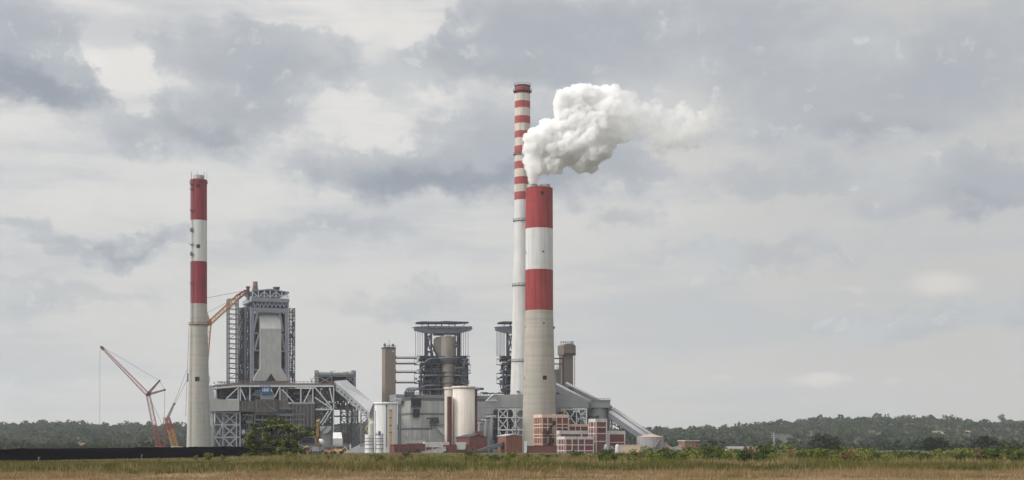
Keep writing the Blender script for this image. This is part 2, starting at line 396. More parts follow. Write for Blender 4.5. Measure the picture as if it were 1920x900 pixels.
def boom(mb, a, b, w0, w1, n, ch, la, up=Vector((0, 1, 0)), m=0):
    a, b = Vector(a), Vector(b); d = (b - a).normalized(); e = up.normalized(); g = d.cross(e).normalized()
    def ring(t):
        w = (w0 + (w1 - w0) * t) / 2; c = a.lerp(b, t)
        return [c + e * w + g * w, c + e * w - g * w, c - e * w - g * w, c - e * w + g * w]
    R0, R1 = ring(0), ring(1)
    for p, q in zip(R0, R1): mb.beam(p, q, ch, m=m)
    for i in range(n):
        p, q = ring(i / n), ring((i + 1) / n)
        for k in range(4):
            mb.beam(p[k], p[(k + 1) % 4], la, m=m)
            j = (k + 1) % 4
            mb.beam(p[k] if i % 2 else p[j], q[j] if i % 2 else q[k], la, m=m)
def rail(mb, pts, h=1.2, w=.16, step=3.0):
    for a, b in zip(pts, pts[1:]):
        a, b = Vector(a), Vector(b); n = max(1, int((b - a).length / step)); z = Vector((0, 0, h))
        mb.beam(a + z, b + z, w); mb.beam(a + z * .5, b + z * .5, w * .8)
        for i in range(n + 1): p = a.lerp(b, i / n); mb.beam(p, p + z, w)

def np_obj(name, V, F, mats, base=(0, 0, 0), parent=None, mi=None):
    V = np.asarray(V, dtype=np.float32) - np.asarray(base, dtype=np.float32); F = np.asarray(F, dtype=np.int32); n, k = F.shape
    me = bpy.data.meshes.new(name)
    me.vertices.add(len(V)); me.vertices.foreach_set('co', V.ravel())
    me.loops.add(n * k); me.loops.foreach_set('vertex_index', F.ravel())
    me.polygons.add(n); me.polygons.foreach_set('loop_start', np.arange(n, dtype=np.int32) * k)
    me.update(calc_edges=True)
    for mm in (mats if isinstance(mats, (list, tuple)) else [mats]): me.materials.append(M[mm] if isinstance(mm, str) else mm)
    if mi is not None: me.polygons.foreach_set('material_index', np.asarray(mi, dtype=np.int32))
    o = bpy.data.objects.new(name, me); COL.objects.link(o)
    if parent is not None: o.parent = parent
    else: o.location = base
    return o
def leaf_quads(C, size, flat=0.0):
    n = len(C); a = rng.normal(size=(n, 3)); a[:, 2] *= (1 - flat); a /= np.linalg.norm(a, axis=1)[:, None]
    b = rng.normal(size=(n, 3)); b -= (a * b).sum(1)[:, None] * a; b /= np.linalg.norm(b, axis=1)[:, None]
    s = np.broadcast_to(np.asarray(size, dtype=float), (n,))[:, None] / 2; r = rng.uniform(.5, .9, (n, 1))
    V = np.stack([C - a * s, C - b * s * r, C + a * s, C + b * s * r], 1).reshape(-1, 3)
    return V, np.arange(4 * n).reshape(n, 4)
def blades(P, h, w, lean):
    n = len(P); th = rng.uniform(0, 2 * np.pi, n); e = np.stack([np.cos(th), np.sin(th) * .5, np.zeros(n)], 1) * (w / 2)[:, None]
    ph = rng.uniform(0, 2 * np.pi, n); l = np.stack([np.cos(ph), np.sin(ph), np.zeros(n)], 1) * (lean * h)[:, None]
    t = P + l; t[:, 2] += h
    V = np.stack([P - e, P + e, t], 1).reshape(-1, 3)
    return V, np.arange(3 * n).reshape(n, 3)

# ------------------------------------------------------------------ ground, hills, woods
def interp(x, xs, ys): return np.interp(x, xs, ys)
HX = [-400, 0, 90, 200, 350, 520, 690, 900, 1215, 1300, 1400, 1450, 1540, 1640, 1740, 1830, 1920, 2300]
HY = [809, 808, 806, 809, 808, 809, 808, 812, 818, 815, 811, 806, 797, 796, 796, 801, 802, 804]
def hill_h(x, y):
    px = XC + x / y * FPX
    ridge = (YH - interp(px, HX, HY)) / FPX * 3000 + EYE
    t = np.clip((y - 1750) / 1250, 0, 1); s = t * t * (3 - 2 * t)
    w = 3.0 * np.sin(x * .011 + y * .004) + 2.2 * np.sin(x * .023 - y * .011 + 1.7) + 1.5 * np.sin(x * .047 + y * .019)
    return np.maximum(ridge * s + w * s * (1 - t * .7), -1 + 0 * x)
SAND = [(1768, 2390, 23, 85), (1808, 2520, 14, 30), (1475, 2300, 30, 40)]
def setting():
    mb = MB(); b = len(mb.v)
    mb.v += [(-4200, -500, 0), (4200, -500, 0), (4200, 5600, 0), (-4200, 5600, 0)]; mb.face([b, b + 1, b + 2, b + 3])
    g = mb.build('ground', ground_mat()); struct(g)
    ys = np.linspace(1740, 5400, 60); us = np.linspace(-.58, .58, 260)
    Ug, Yg = np.meshgrid(us, ys); Xg = Ug * Yg
    Zg = hill_h(Xg, Yg) - .4
    V = np.stack([Xg, Yg, Zg], -1).reshape(-1, 3); n = len(us)
    idx = np.arange(len(ys) * n).reshape(len(ys), n)
    F = np.stack([idx[:-1, :-1], idx[:-1, 1:], idx[1:, 1:], idx[1:, :-1]], -1).reshape(-1, 4)
    h = np_obj('hills', V, F, 'hill'); struct(h)
    for p in h.data.polygons: p.use_smooth = True
    # sandy clearing on the slope
    for (px, y, hw, hd) in SAND[:2]:
        cx = Xp(px, y); a = np.linspace(-1, 1, 16); A, Bq = np.meshgrid(a, a)
        rr = 1 + .12 * np.sin(5 * np.arctan2(Bq, A))
        k = np.sqrt(np.maximum(1e-6, 1 - .5 * np.minimum(A, Bq) ** 2)) * rr
        X_ = cx + A * hw * k + Bq * 14; Y_ = y + Bq * hd * k
        Vp = np.stack([X_, Y_, hill_h(X_, Y_) + .9], -1).reshape(-1, 3); ii = np.arange(256).reshape(16, 16)
        Fp = np.stack([ii[:-1, :-1], ii[:-1, 1:], ii[1:, 1:], ii[1:, :-1]], -1).reshape(-1, 4)
        struct(np_obj('bare_field', Vp, Fp, 'sand'))
    # far woods, one mass
    N = 9500
    y = rng.uniform(1780, 3350, N); u = rng.uniform(-.41, .41, N); x = u * y
    # a denser row along the ridge
    Nr = 1500; yr = rng.uniform(2900, 3080, Nr); ur = rng.uniform(-.41, .41, Nr)
    x = np.concatenate([x, ur * yr]); y = np.concatenate([y, yr]); keep = np.ones(len(x), bool)
    for (px, sy, hw, hd) in SAND:
        keep &= ~((np.abs(x - Xp(px, sy)) < hw * 1.05) & (y > sy - hd * 3.4) & (y < sy + hd))
    px = XC + x / y * FPX
    keep &= ~((px > 1440) & (px < 1640) & (y < 2150) & (rng.random(len(x)) < .6))
    x, y = x[keep], y[keep]; z = hill_h(x, y)
    Np = 2600; yp = rng.uniform(1060, 1800, Np); pp = np.where(rng.random(Np) < .3, rng.uniform(-40, 345, Np), rng.uniform(1250, 1990, Np)); kp = ~((pp > 1340) & (pp < 1460) & (yp < 1600)); yp, pp = yp[kp], pp[kp]
    x = np.concatenate([x, (pp - XC) / FPX * yp]); z = np.concatenate([z, np.zeros(len(yp))]); y = np.concatenate([y, yp])
    n = len(x); r = rng.uniform(3.2, 6.4, n) * np.where(rng.random(n) < .12, 1.6, 1.0); r = np.where(y < 1800, r * .5, r); hh = r * rng.uniform(1.0, 1.6, n)
    K = 34
    d = rng.normal(size=(n, K, 3)); d /= np.linalg.norm(d, axis=2)[:, :, None]; d[:, :, 2] = np.abs(d[:, :, 2]) * .95 - .2
    rad = rng.uniform(.65, 1.05, (n, K, 1))
    C = np.stack([x, y, z + hh * .75], 1)[:, None, :] + d * rad * np.stack([r, r, hh * .85], 1)[:, None, :]
    s = np.repeat(r * .75, K) * rng.uniform(.6, 1.2, n * K)
    V1, F1 = leaf_quads(C.reshape(-1, 3), s)
    wd = np_obj('far_wood', V1, F1, 'wood'); tag(wd, 'dense green wood covering the low hills behind the power station', 'wood', kind='stuff')
setting()

# ------------------------------------------------------------------ trees
def tube_tree(mb, base, segs):
    for pts, rs in segs: mb.tube(pts, rs, 7)
def tree(name, label, cat, px, Y, py_top, wpx, mat_leaf, n=500, group=None, trunk=True, squash=1.0, lobes=7, seedv=0, z0=None, lsize=None):
    rr = np.random.default_rng(seedv + int(px))
    s = Y / FPX; x = Xp(px, Y); zb = float(hill_h(np.array([x]), np.array([Y]))[0]) if Y > 1750 else 0.0
    zt = Zp(py_top, Y); hgt = max(zt - zb, 3.0); w = wpx * s / 2
    root = thing(name, label, cat, (x, Y, zb), group)
    mb = MB(); k0 = hgt * .3
    mb.tube([(x, Y, zb - .3), (x + .02 * hgt, Y, zb + k0), (x, Y, zb + hgt * .75)], [hgt * .035, hgt * .026, hgt * .008], 7)
    L = []
    for i in range(lobes):
        a = 2 * math.pi * i / lobes + rr.uniform(-.4, .4); q = rr.uniform(.35, .75); lz = zb + hgt * rr.uniform(.38, .82)
        c = np.array([x + math.cos(a) * w * q, Y + math.sin(a) * w * q, lz]); L.append((c, w * rr.uniform(.38, .6)))
        mb.tube([(x, Y, zb + k0), tuple(c * .5 + np.array([x, Y, zb + k0]) * .5 + np.array([0, 0, .03 * hgt])), tuple(c)], [hgt * .016, hgt * .011, hgt * .004], 5)
    L.append((np.array([x, Y, zt - w * .45]), w * .5))
    mb.build('trunk', 'bark', root)
    P = []
    for c, r in L:
        m_ = n // len(L); d = rr.normal(size=(m_, 3)); d /= np.linalg.norm(d, axis=1)[:, None]
        P.append(c + d * (r * rr.uniform(.35, 1.08, (m_, 1)) * np.array([1, 1, .8 * squash])))
    P = np.concatenate(P); P[:, 2] = np.clip(P[:, 2], zb + .1 * hgt, zt)
    V, F = leaf_quads(P, (lsize or w * .2) * rr.uniform(.6, 1.3, len(P)))
    np_obj('crown', V, F, mat_leaf, base=(x, Y, zb), parent=root)
    return root
G = 'trees standing out on the far hills'
tree('ridge_tree', 'broad round tree rising above the wooded ridge at the left edge of the photo', 'tree', 79, 2960, 786, 22, 'leafdk', group=G)
tree('ridge_tree', 'thin sparse tree beside the broad round one on the left ridge', 'tree', 107, 2960, 786, 12, 'leafdk', 150, group=G)
tree('ridge_tree', 'pointed tree on the left ridge beyond the hook of the red crane', 'tree', 172, 2960, 791, 12, 'leafdk', 260, group=G)
tree('ridge_tree', 'sparse wide tree on the crest of the right hill', 'tree', 1684, 2960, 778, 18, 'leafdk', 170, group=G)
tree('ridge_tree', 'solitary round dark tree high on the far right ridge', 'tree', 1880, 2960, 775, 20, 'leafdk', group=G)
tree('ridge_tree', 'tall rounded tree at the low end of the hill beyond the settling tank', 'tree', 1238, 2700, 805, 14, 'leafdk', group=G)
tree('ridge_tree', 'narrow twin-topped tree on the low hill right of the settling tank', 'tree', 1267, 2700, 804, 12, 'leafdk', group=G)
for px_, py_, w_, l_ in ((1345, 806, 20, 'bushy tree on the skyline above the distant white sheds'), (1425, 791, 34, 'large bushy tree where the right hill starts to climb'), (1449, 792, 14, 'slim tree beside the large bushy one where the right hill climbs'),
                         (1502, 786, 26, 'domed tree on the rising skyline of the right hill'), (1652, 784, 34, 'wide flat-topped tree just left of the sparse crest tree')):
    tree('ridge_tree', l_, 'tree', px_, 2900, py_, w_, 'leafdk', 420, group=G)
G = 'dark trees between the field and the hills'
tree('dark_tree', 'dark sprawling tree with bare purplish twigs behind the weed strip', 'tree', 1550, 900, 814, 62, 'leafdk', 800, G, lobes=9)
tree('dark_tree', 'low dark bushy tree right of centre under the sandy clearing', 'tree', 1752, 820, 822, 56, 'leafdk', 1100, G, lobes=9)
tree('dark_tree', 'upright dark rounded tree right of the sandy clearing', 'tree', 1846, 820, 816, 44, 'leafdk', 1000, G, lobes=8)
tree('dark_tree', 'small dark tree standing between the two dark rounded trees', 'tree', 1790, 860, 830, 20, 'leafdk', 400, G)

def big_tree():
    Y = 450.0; cx = 525
    x = Xp(cx, Y); root = thing('broadleaf_tree', 'large spreading green tree with open crown beside the end of the coal heap', 'tree', (x, Y, 0))
    mb = MB(); P = lambda a, b, dy=0: W(a, b, Y + dy)
    mb.tube([(x, Y, -.3), P(522, 845), P(520, 832)], [.75, .6, .5], 8)
    for q in ([(520, 834), (508, 822), (497, 808), (490, 797)], [(520, 832), (520, 815), (516, 800), (522, 790)], [(521, 834), (534, 820), (548, 806), (556, 799)], [(523, 838), (545, 825), (565, 819), (586, 817)],
              [(520, 836), (500, 832), (480, 826), (470, 828)], [(516, 812), (508, 802), (500, 796)], [(534, 820), (533, 806), (540, 795)], [(548, 824), (560, 812), (575, 806)]):
        n = len(q); dy = random.uniform(-4, 4)
        mb.tube([P(a, b, dy * i / n) for i, (a, b) in enumerate(q)], [.42 - .34 * i / (n - 1) for i in range(n)], 6)
    mb.build('trunk', 'bark', root)
    L = [(497, 801, 20, 8, 5), (524, 792, 24, 7, 5), (512, 788, 10, 5, 4), (478, 823, 15, 13, 5), (505, 819, 13, 9, 5), (545, 799, 17, 8, 5), (568, 806, 18, 7, 5), (581, 814, 11, 6, 4), (498, 840, 30, 12, 6),
         (533, 841, 24, 12, 6), (470, 836, 10, 11, 4), (549, 828, 13, 10, 4), (518, 848, 38, 7, 5), (560, 817, 24, 4, 4), (488, 810, 10, 6, 4), (535, 806, 8, 6, 4), (553, 846, 12, 6, 4), (525, 826, 10, 7, 4)]
    C = []; S = []
    for px, py, rx, ry, ry3 in L:
        n = int(84 * (rx * ry) ** .6); s = Y / FPX
        c = np.array(W(px, py, Y)); d = rng.normal(size=(n, 3)); d /= np.linalg.norm(d, axis=1)[:, None]
        sub = rng.normal(size=(9, 3)) * .58      # leaf clumps inside the lobe
        pt = sub[rng.integers(0, 9, n)] + d * rng.uniform(.06, .42, (n, 1))
        C.append(c + pt * np.array([rx * s, ry3, ry * s]))
    C = np.concatenate(C); C[:, 2] = np.maximum(C[:, 2], .3)
    V, F = leaf_quads(C, rng.uniform(.3, .7, len(C)))
    np_obj('crown', V, F, 'leaf', base=(x, Y, 0), parent=root)
big_tree()

# ------------------------------------------------------------------ chimneys
def shaft(mb, axis, Y, prof, cuts, n=64):
    """prof [(py, radius_px)], cuts [(py_end, material_index)] from the top down."""
    s = Y / FPX; ys = sorted(set([p[0] for p in prof] + [c[0] for c in cuts]))
    prof_y = [p[0] for p in prof]; prof_r = [p[1] for p in prof]
    ys = [y for y in ys if prof_y[0] <= y <= prof_y[-1]]
    pr = [(float(np.interp(y, prof_y, prof_r)) * s, Zp(y, Y)) for y in ys]
    ms = []
    for a, b in zip(ys, ys[1:]):
        mid = (a + b) / 2; ms.append(next((m for e, m in cuts if mid < e), cuts[-1][1]))
    pr[-1] = (pr[-1][0], -.3)
    mb.lathe(Xp(axis, Y), Y, pr, n, ms, True, cuts[0][1])
def gallery(root, axis, Y, py, r_in, r_out, m='dark', posts=24):
    s = Y / FPX; z = Zp(py, Y); x = Xp(axis, Y); mb = MB()
    mb.lathe(x, Y, [(r_in * s - .3, z - .35), (r_out * s, z - .25), (r_out * s, z), (r_in * s - .3, z)], 40, cap=False)
    ring = [Vector((x + math.cos(2 * math.pi * k / 40) * r_out * s, Y + math.sin(2 * math.pi * k / 40) * r_out * s, z + 1.3)) for k in range(41)]
    g_ = mb.build('gallery', m, root); mr = MB()
    for a, b in zip(ring, ring[1:]): mr.beam(a, b, .16)
    for k in range(posts):
        p = ring[int(k * 40 / posts)]; mr.beam(p - Vector((0, 0, 1.3)), p, .14)
    mr.build('handrail', m, g_)
    return g_
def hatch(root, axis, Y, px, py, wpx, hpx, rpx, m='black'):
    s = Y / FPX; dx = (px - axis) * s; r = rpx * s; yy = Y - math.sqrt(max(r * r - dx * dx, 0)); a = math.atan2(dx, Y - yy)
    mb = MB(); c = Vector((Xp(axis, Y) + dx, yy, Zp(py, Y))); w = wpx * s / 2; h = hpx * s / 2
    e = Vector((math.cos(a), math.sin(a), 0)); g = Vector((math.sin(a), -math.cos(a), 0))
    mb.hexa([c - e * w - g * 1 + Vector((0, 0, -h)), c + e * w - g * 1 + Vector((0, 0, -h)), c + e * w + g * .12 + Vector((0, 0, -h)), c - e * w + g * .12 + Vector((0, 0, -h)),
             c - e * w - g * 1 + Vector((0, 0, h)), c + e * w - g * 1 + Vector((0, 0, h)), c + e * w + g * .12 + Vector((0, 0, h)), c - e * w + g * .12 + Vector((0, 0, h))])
    return mb.build('hatch', m, root)  # proud black block, the darkness of a recess painted into its colour
def ladder(root, axis, Y, px, py0, py1, rpx0, rpx1, m='steelw', w=1.0):
    s = Y / FPX; mb = MB()
    def pt(py, off, out=0.6):
        r = (rpx0 + (rpx1 - rpx0) * (py - py0) / (py1 - py0)) * s + out; dx = (px - axis) * s + off
        return Vector((Xp(axis, Y) + dx, Y - math.sqrt(max(r * r - dx * dx, .01)), Zp(py, Y)))
    mb.beam(pt(py0, -w / 2), pt(py1, -w / 2), .2); mb.beam(pt(py0, w / 2), pt(py1, w / 2), .2)
    k = int((py1 - py0) / 2)
    for i in range(k): y = py0 + (py1 - py0) * i / k; mb.beam(pt(y, -w / 2), pt(y, w / 2), .12)
    return mb.build('ladder', m, root)

def chimney_left():
    Y, ax = 920.0, 371.8; s = Y / FPX
    t = thing('chimney', 'slim chimney with red and white top bands beside the grey boiler house', 'chimney', (Xp(ax, Y), Y, 0), 'tall chimneys of the power station')
    mb = MB(); shaft(mb, ax + .8, Y, [(337.5, 15.2), (570, 15.4), (615, 16.2), (720, 19), (848, 22.8)], [(414, 1), (491, 2), (570, 1), (900, 0)])
    mb.build('shaft', ['conc', 'redb', 'white'], t)
    mb = MB(); mb.lathe(Xp(ax + .8, Y), Y, [(10.4 * s, Zp(340, Y)), (10.4 * s, Zp(329.5, Y)), (9.8 * s, Zp(329.2, Y)), (9.8 * s, Zp(333, Y))], 32, [0, 0, 1]); mb.build('flue', ['flue', 'black'], t)
    gallery(t, ax + .8, Y, 343, 15.2, 16.6, 'redb', 16)
    gallery(t, ax + .8, Y, 609, 16, 18.6, 'rust', 20)
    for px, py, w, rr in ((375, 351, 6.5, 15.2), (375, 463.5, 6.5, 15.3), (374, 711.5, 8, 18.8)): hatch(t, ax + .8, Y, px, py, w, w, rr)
    ladder(t, ax + .8, Y, 362.5, 338, 608, 15.2, 16, 'mid'); ladder(t, ax + .8, Y, 360.5, 612, 846, 16.2, 22.6, 'conc', .7)
    for py in (348, 357, 397, 435, 460, 480, 533):
        mb = MB(); p = W(361.5, py, Y); p.y = Y - 4.6; mb.box(p.x - .8, p.x + 1.5, p.y - .9, p.y + 1.4, p.z - .2, p.z + .06)
        if py in (435, 480): mb.box(p.x - .4, p.x + .8, p.y - .7, p.y + 1.2, p.z + .2, p.z + 2.0)
        lp = mb.build('ladder_platform', 'mid' if py in (435, 460, 480) else 'redb', t); mb = MB(); rail(mb, [p + Vector((-.75, -.85, .07)), p + Vector((1.45, -.85, .07))], 1.1, .1, 1.1); mb.build('railing', 'mid', lp)
    for k in range(7):
        mb = MB()
        a = 2 * math.pi * k / 7 + .3; p = Vector((Xp(ax + .8, Y) + math.cos(a) * 14.9 * s, Y + math.sin(a) * 14.9 * s, Zp(337.5, Y))); mb.beam(p, p + Vector((0, 0, 5)), .16); mb.build('lightning_rod', 'mid', t)
    mb = MB(); mb.beam(W(354.5, 612, Y), W(348, 780, Y - 4), .22); mb.beam(W(352.6, 700, Y), W(352.6, 716, Y), 1.0); mb.build('hoist_rope', 'rope', t)
def chimney_mid():
    Y, ax = 930.0, 1011.0; s = Y / FPX
    t = thing('chimney', 'thick central chimney with two red bands and one white band, smoking at the top', 'chimney', (Xp(ax, Y), Y, 0), 'tall chimneys of the power station')
    mb = MB(); shaft(mb, ax, Y, [(353.5, 25.4), (583, 26.2), (640, 27.6), (720, 29.5), (850, 32.8)], [(430, 1), (507, 2), (583, 1), (900, 0)])
    mb.build('shaft', ['concwarm', 'red', 'white'], t)
    for px in (998.5, 1021.5):
        mb = MB(); mb.lathe(Xp(px, Y), Y - .5, [(10.2 * s, Zp(356, Y)), (10.2 * s, Zp(347, Y)), (9.4 * s, Zp(346.6, Y)), (9.4 * s, Zp(350, Y))], 32, [0, 0, 1]); mb.build('flue', ['flue', 'black'], t)
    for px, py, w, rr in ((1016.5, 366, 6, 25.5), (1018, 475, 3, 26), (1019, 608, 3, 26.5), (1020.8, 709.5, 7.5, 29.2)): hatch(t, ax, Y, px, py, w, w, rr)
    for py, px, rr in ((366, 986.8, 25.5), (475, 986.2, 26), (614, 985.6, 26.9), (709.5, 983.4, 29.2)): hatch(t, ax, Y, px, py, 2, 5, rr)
    mb = MB(); mb.beam(W(1038.6, 612, Y), W(1038.6, 617, Y), 1.1); mb.build('cable_box', 'dark', t)
    return t
def chimney_tall():
    Y, ax = 966.0, 979.6; s = Y / FPX
    t = thing('chimney', 'tallest chimney, off-white with many narrow red hoops, rising behind the smoking one', 'chimney', (Xp(ax, Y), Y, 0), 'tall chimneys of the power station')
    cuts = [(165, 3), (172, 1), (177, 3), (191, 2), (204, 1), (219, 2), (233, 1), (247, 2), (260, 1), (275, 2), (290, 1), (304, 2), (318, 1), (333, 2), (347, 1), (361, 2), (376, 1), (900, 0)]
    mb = MB(); shaft(mb, ax, Y, [(161, 14.9), (177, 14.4), (376, 15.2), (536, 17.4), (678, 21), (850, 26)], cuts)
    mb.build('shaft', ['white', 'redo', 'beige', 'capred'], t)
    for py, a, b in ((172, 14.6, 17.2), (291, 14.8, 16.8), (415, 15.6, 17.6), (536, 17.3, 19.4), (678, 20.8, 22.6)): gallery(t, ax, Y, py, a, b, 'dark', 28)
    gallery(t, ax, Y, 161.5, 14.6, 15.1, 'dark', 18)
    mb = MB(); p = W(972, 734, Y - 8.5); mb.box(p.x - 1.2, p.x + .6, p.y - .3, p.y + .5, p.z - .7, p.z + .5); mb.build('warning_light', 'deck', t)
chimney_left(); CH = chimney_mid(); chimney_tall()

# ------------------------------------------------------------------ new boiler house (left)
def boiler_house_new():
    f = Frame(470, 985, 22)
    t = thing('boiler_house', 'tall new grey steel boiler house with a pale central duct, behind the slim left chimney', 'boiler house', f.at(12, 12, 0))
    mb = MB()
    for a, b in ((470, 476.5), (534.5, 541)):
        f.box(mb, a, b, 577, None, -1, 1.5)
    f.box(mb, 470.2, 540.8, 577.2, 584.6, -1.2, 1.6)
    for y in (624.5, 656.5, 692.5): f.box(mb, 470, 541, y, y + 2.4, -.8, 1.2)
    for a, b in (((483, 585), (474.5, 626)), ((524, 585), (531, 622)), ((477, 588), (484, 584.5)), ((534, 588), (527, 584.5)), ((477, 657), (486, 627)), ((534, 657), (529, 628))): f.beam(mb, a, b, 1.3, -.2)
    for v in (9, 18, 27):
        for px in (471.5, 539.5): f.box(mb, px - 1.6, px + 1.6, 577, None, v - .8, v + .8)
        f.box(mb, 470.5, 540.5, 577.4, 583, v - .7, v + .7)
    for px in (471.5, 539.5):
        for y in (600, 625, 657, 692): mb.beam(f.P(px, y, 0), f.at(f.U(px), 27, f.P(px, y, 0).z), 1.2)
        for y0, y1 in ((577, 625), (625, 657), (657, 692), (692, 720)):
            p = f.P(px, y0, 0); q = f.P(px, y1, 0); mb.beam(f.at(f.U(px), 9, p.z), f.at(f.U(px), 18, q.z), .8); mb.beam(f.at(f.U(px), 18, p.z), f.at(f.U(px), 27, q.z), .8); mb.beam(p, f.at(f.U(px), 9, q.z), .8)
    mb.build('portal_frame', 'lav', t)
    mb = MB(); f.box(mb, 471.5, 542.5, 558.6, 565.6, -2.4, 29); f.box(mb, 473, 541, 565.7, 567.2, -1.8, 28)
    z = []
    for i in range(9): a = 475 + i * 7.7; f.beam(mb, (a, 567), (a + 3.85, 576.5), .9, -.9); f.beam(mb, (a + 3.85, 576.5), (min(a + 7.7, 540), 567), .9, -.9)
    mb.build('top_girder', 'lav', t)
    mb = MB(); f.box(mb, 475, 539, 567.3, 577, 3, 26); mb.build('penthouse', 'darker', t)  # dark box painting the shade behind the truss
    mb = MB(); fu0, fu1 = f.U(473), f.U(540)
    zr0, zr1 = f.P(505, 546.5).z, f.P(505, 541.8).z; um = (fu0 + fu1) / 2
    for s_ in (0,):
        mb.prism([f.at(fu0 - .6, -2, zr0), f.at(um, -2, zr1), f.at(fu1 + .6, -2, zr0), f.at(fu1 + .6, -2, zr0 - .7), f.at(um, -2, zr1 - .9), f.at(fu0 - .6, -2, zr0 - .7)], f.ey * 30)
    mb.build('roof', 'lav', t)
    mb = MB(); mb.prism([f.at(fu0, -1, zr0 - .8), f.at(um, -1, zr1 - 1), f.at(fu1, -1, zr0 - .8), f.at(fu1, -1, zr0 - 1.4), f.at(um + 8, -1, zr0 - 3.6), f.at(um - 8, -1, zr0 - 3.6), f.at(fu0, -1, zr0 - 1.4)], f.ey * 27); mb.build('roof_cladding', 'navy', t)
    mb = MB()
    for i in range(7): a = 473.5 + i * 11; f.beam(mb, (a, 546.5 - 4 * (1 - abs(i - 3) / 3)), (a, 558.6), .55, -1.6); mb.beam(f.P(a, 547, 26), f.P(a, 558, 26), .6)
    for i in range(3): a = 473.5 + i * 22; f.beam(mb, (a, 547), (a + 11, 557), .5, -1.6); f.beam(mb, (a + 22, 547), (a + 11, 557), .5, -1.6)
    for i in range(18): a = 474 + i * 3.7; f.beam(mb, (a, 555 - random.uniform(0, 2)), (a, 558.6), .25, random.uniform(-2, 12))
    rail(mb, [f.P(472, 558.5, -2.2), f.P(542, 558.5, -2.2)], 1.3, .2, 2.5); rail(mb, [f.P(472, 558.5, -2.2), f.at(f.U(472), 28, f.P(472, 558.5, 0).z)], 1.3, .2, 2.5)
    mb.build('roof_posts', 'steelw', t)
    # pale central duct with hood and forked foot
    mb = MB(); f.prism(mb, [(488.3, 616), (527.6, 616), (527.6, 690), (538.8, 708), (538.8, 714), (517.5, 714), (508.3, 700), (499, 714), (476.5, 714), (476.5, 708), (488.3, 690)], -4, 6)
    fd = mb.build('flue_duct', 'duct', t)
    mb = MB(); a = [f.P(485.6, 590, 2), f.P(524.5, 590, 2), f.P(527.6, 616, -4), f.P(488.3, 616, -4)]; mb.prism(a, f.ey * 6); mb.build('duct_hood', 'duct', fd)
    mb = MB(); f.box(mb, 476.5, 499, 714.2, 718.5, -3.8, 6); f.box(mb, 517.5, 538.8, 714.2, 718.5, -3.8, 6); mb.build('duct_foot', 'deck', fd)
    mb = MB(); f.box(mb, 499, 517.5, 702, 718, 2, 6); mb.build('duct_crotch', 'lav', t); mb = MB()
    for i in range(11): a = 487 + i * 3.6; f.beam(mb, (a, 585), (a, 591), .8, 1)
    mb.build('duct_hanger', 'lav', t)
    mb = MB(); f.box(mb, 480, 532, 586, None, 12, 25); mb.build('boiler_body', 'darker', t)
    mb = MB(); f.clutter(mb, 477, 487, 588, 716, 2, 11, 90, .3, .8); f.clutter(mb, 528.5, 534, 588, 716, 2, 11, 70, .3, .8); mb.build('boiler_piping', 'dark', t)
    # stair towers
    mb = MB(); f.tower(mb, 429.5, 446.5, 560.5, None, 4, 11, 31, .9, .42, 'h'); mb.build('stair_tower', 'mid', t)
    mb = MB(); f.tower(mb, 459.5, 469.5, 575, None, 2, 8, 40, .7, .30, 'x'); f.tower(mb, 462, 468, 575, None, 12, 24, 26, .6, .3, 'z'); mb.build('lattice_column', 'towerg', t)
    mb = MB(); f.tower(mb, 543.5, 552.8, 578, None, 2, 9, 40, .6, .28, 'z'); f.clutter(mb, 543.5, 553, 578, 716, 3, 12, 60, .2, .4); mb.build('stair_tower', 'towerg', t)
    mb = MB()
    for a in (450, 455): f.tower(mb, a, a + 4.6, 577, None, 4, 9, 34, .5, .26, 'z')
    f.clutter(mb, 447, 459, 580, 714, 6, 14, 85, .25, .6); mb.build('scaffold', 'dark', t)
    mb = MB(); mb.prism([f.P(446, 700, 4), f.P(457, 700, 4), f.P(452, 715, 4)], f.ey * 5); mb.build('hopper', 'dark', t)
    for px, y0, r in ((465, 537, 1.1), (515.5, 538, 1.1), (521, 538, 1.1)):
        mb = MB(); p = f.P(px, 560, 6); mb.lathe(p.x, p.y, [(r, p.z - 1), (r, f.P(px, y0 + 3, 6).z), (r * 1.35, f.P(px, y0 + 3, 6).z), (r * 1.35, f.P(px, y0, 6).z)], 12); mb.build('vent_pipe', 'mid', t)
    mb = MB(); p = f.P(478.5, 545, 8); z = lambda y: f.P(478.5, y, 8).z; r = 5.0 * .37
    mb.lathe(p.x, p.y, [(r * 1.15, z(552)), (r * 1.15, z(541)), (r, z(540)), (r, z(536)), (r * .95, z(536)), (r * .95, z(532)), (r * .8, z(531)), (r * .8, z(528.5))], 20, [0, 0, 1, 0, 0, 0, 0]); mb.build('steam_drum_vent', ['deck', 'brickb'], t)
    mb = MB(); rail(mb, [f.P(474, 541, 6), f.P(483, 541, 6)], 1.3, .2, 1.5); mb.beam(f.P(473.5, 528.3, 8), f.P(483.5, 528.3, 8), .3); mb.build('vent_rail', 'mid', t)
boiler_house_new()

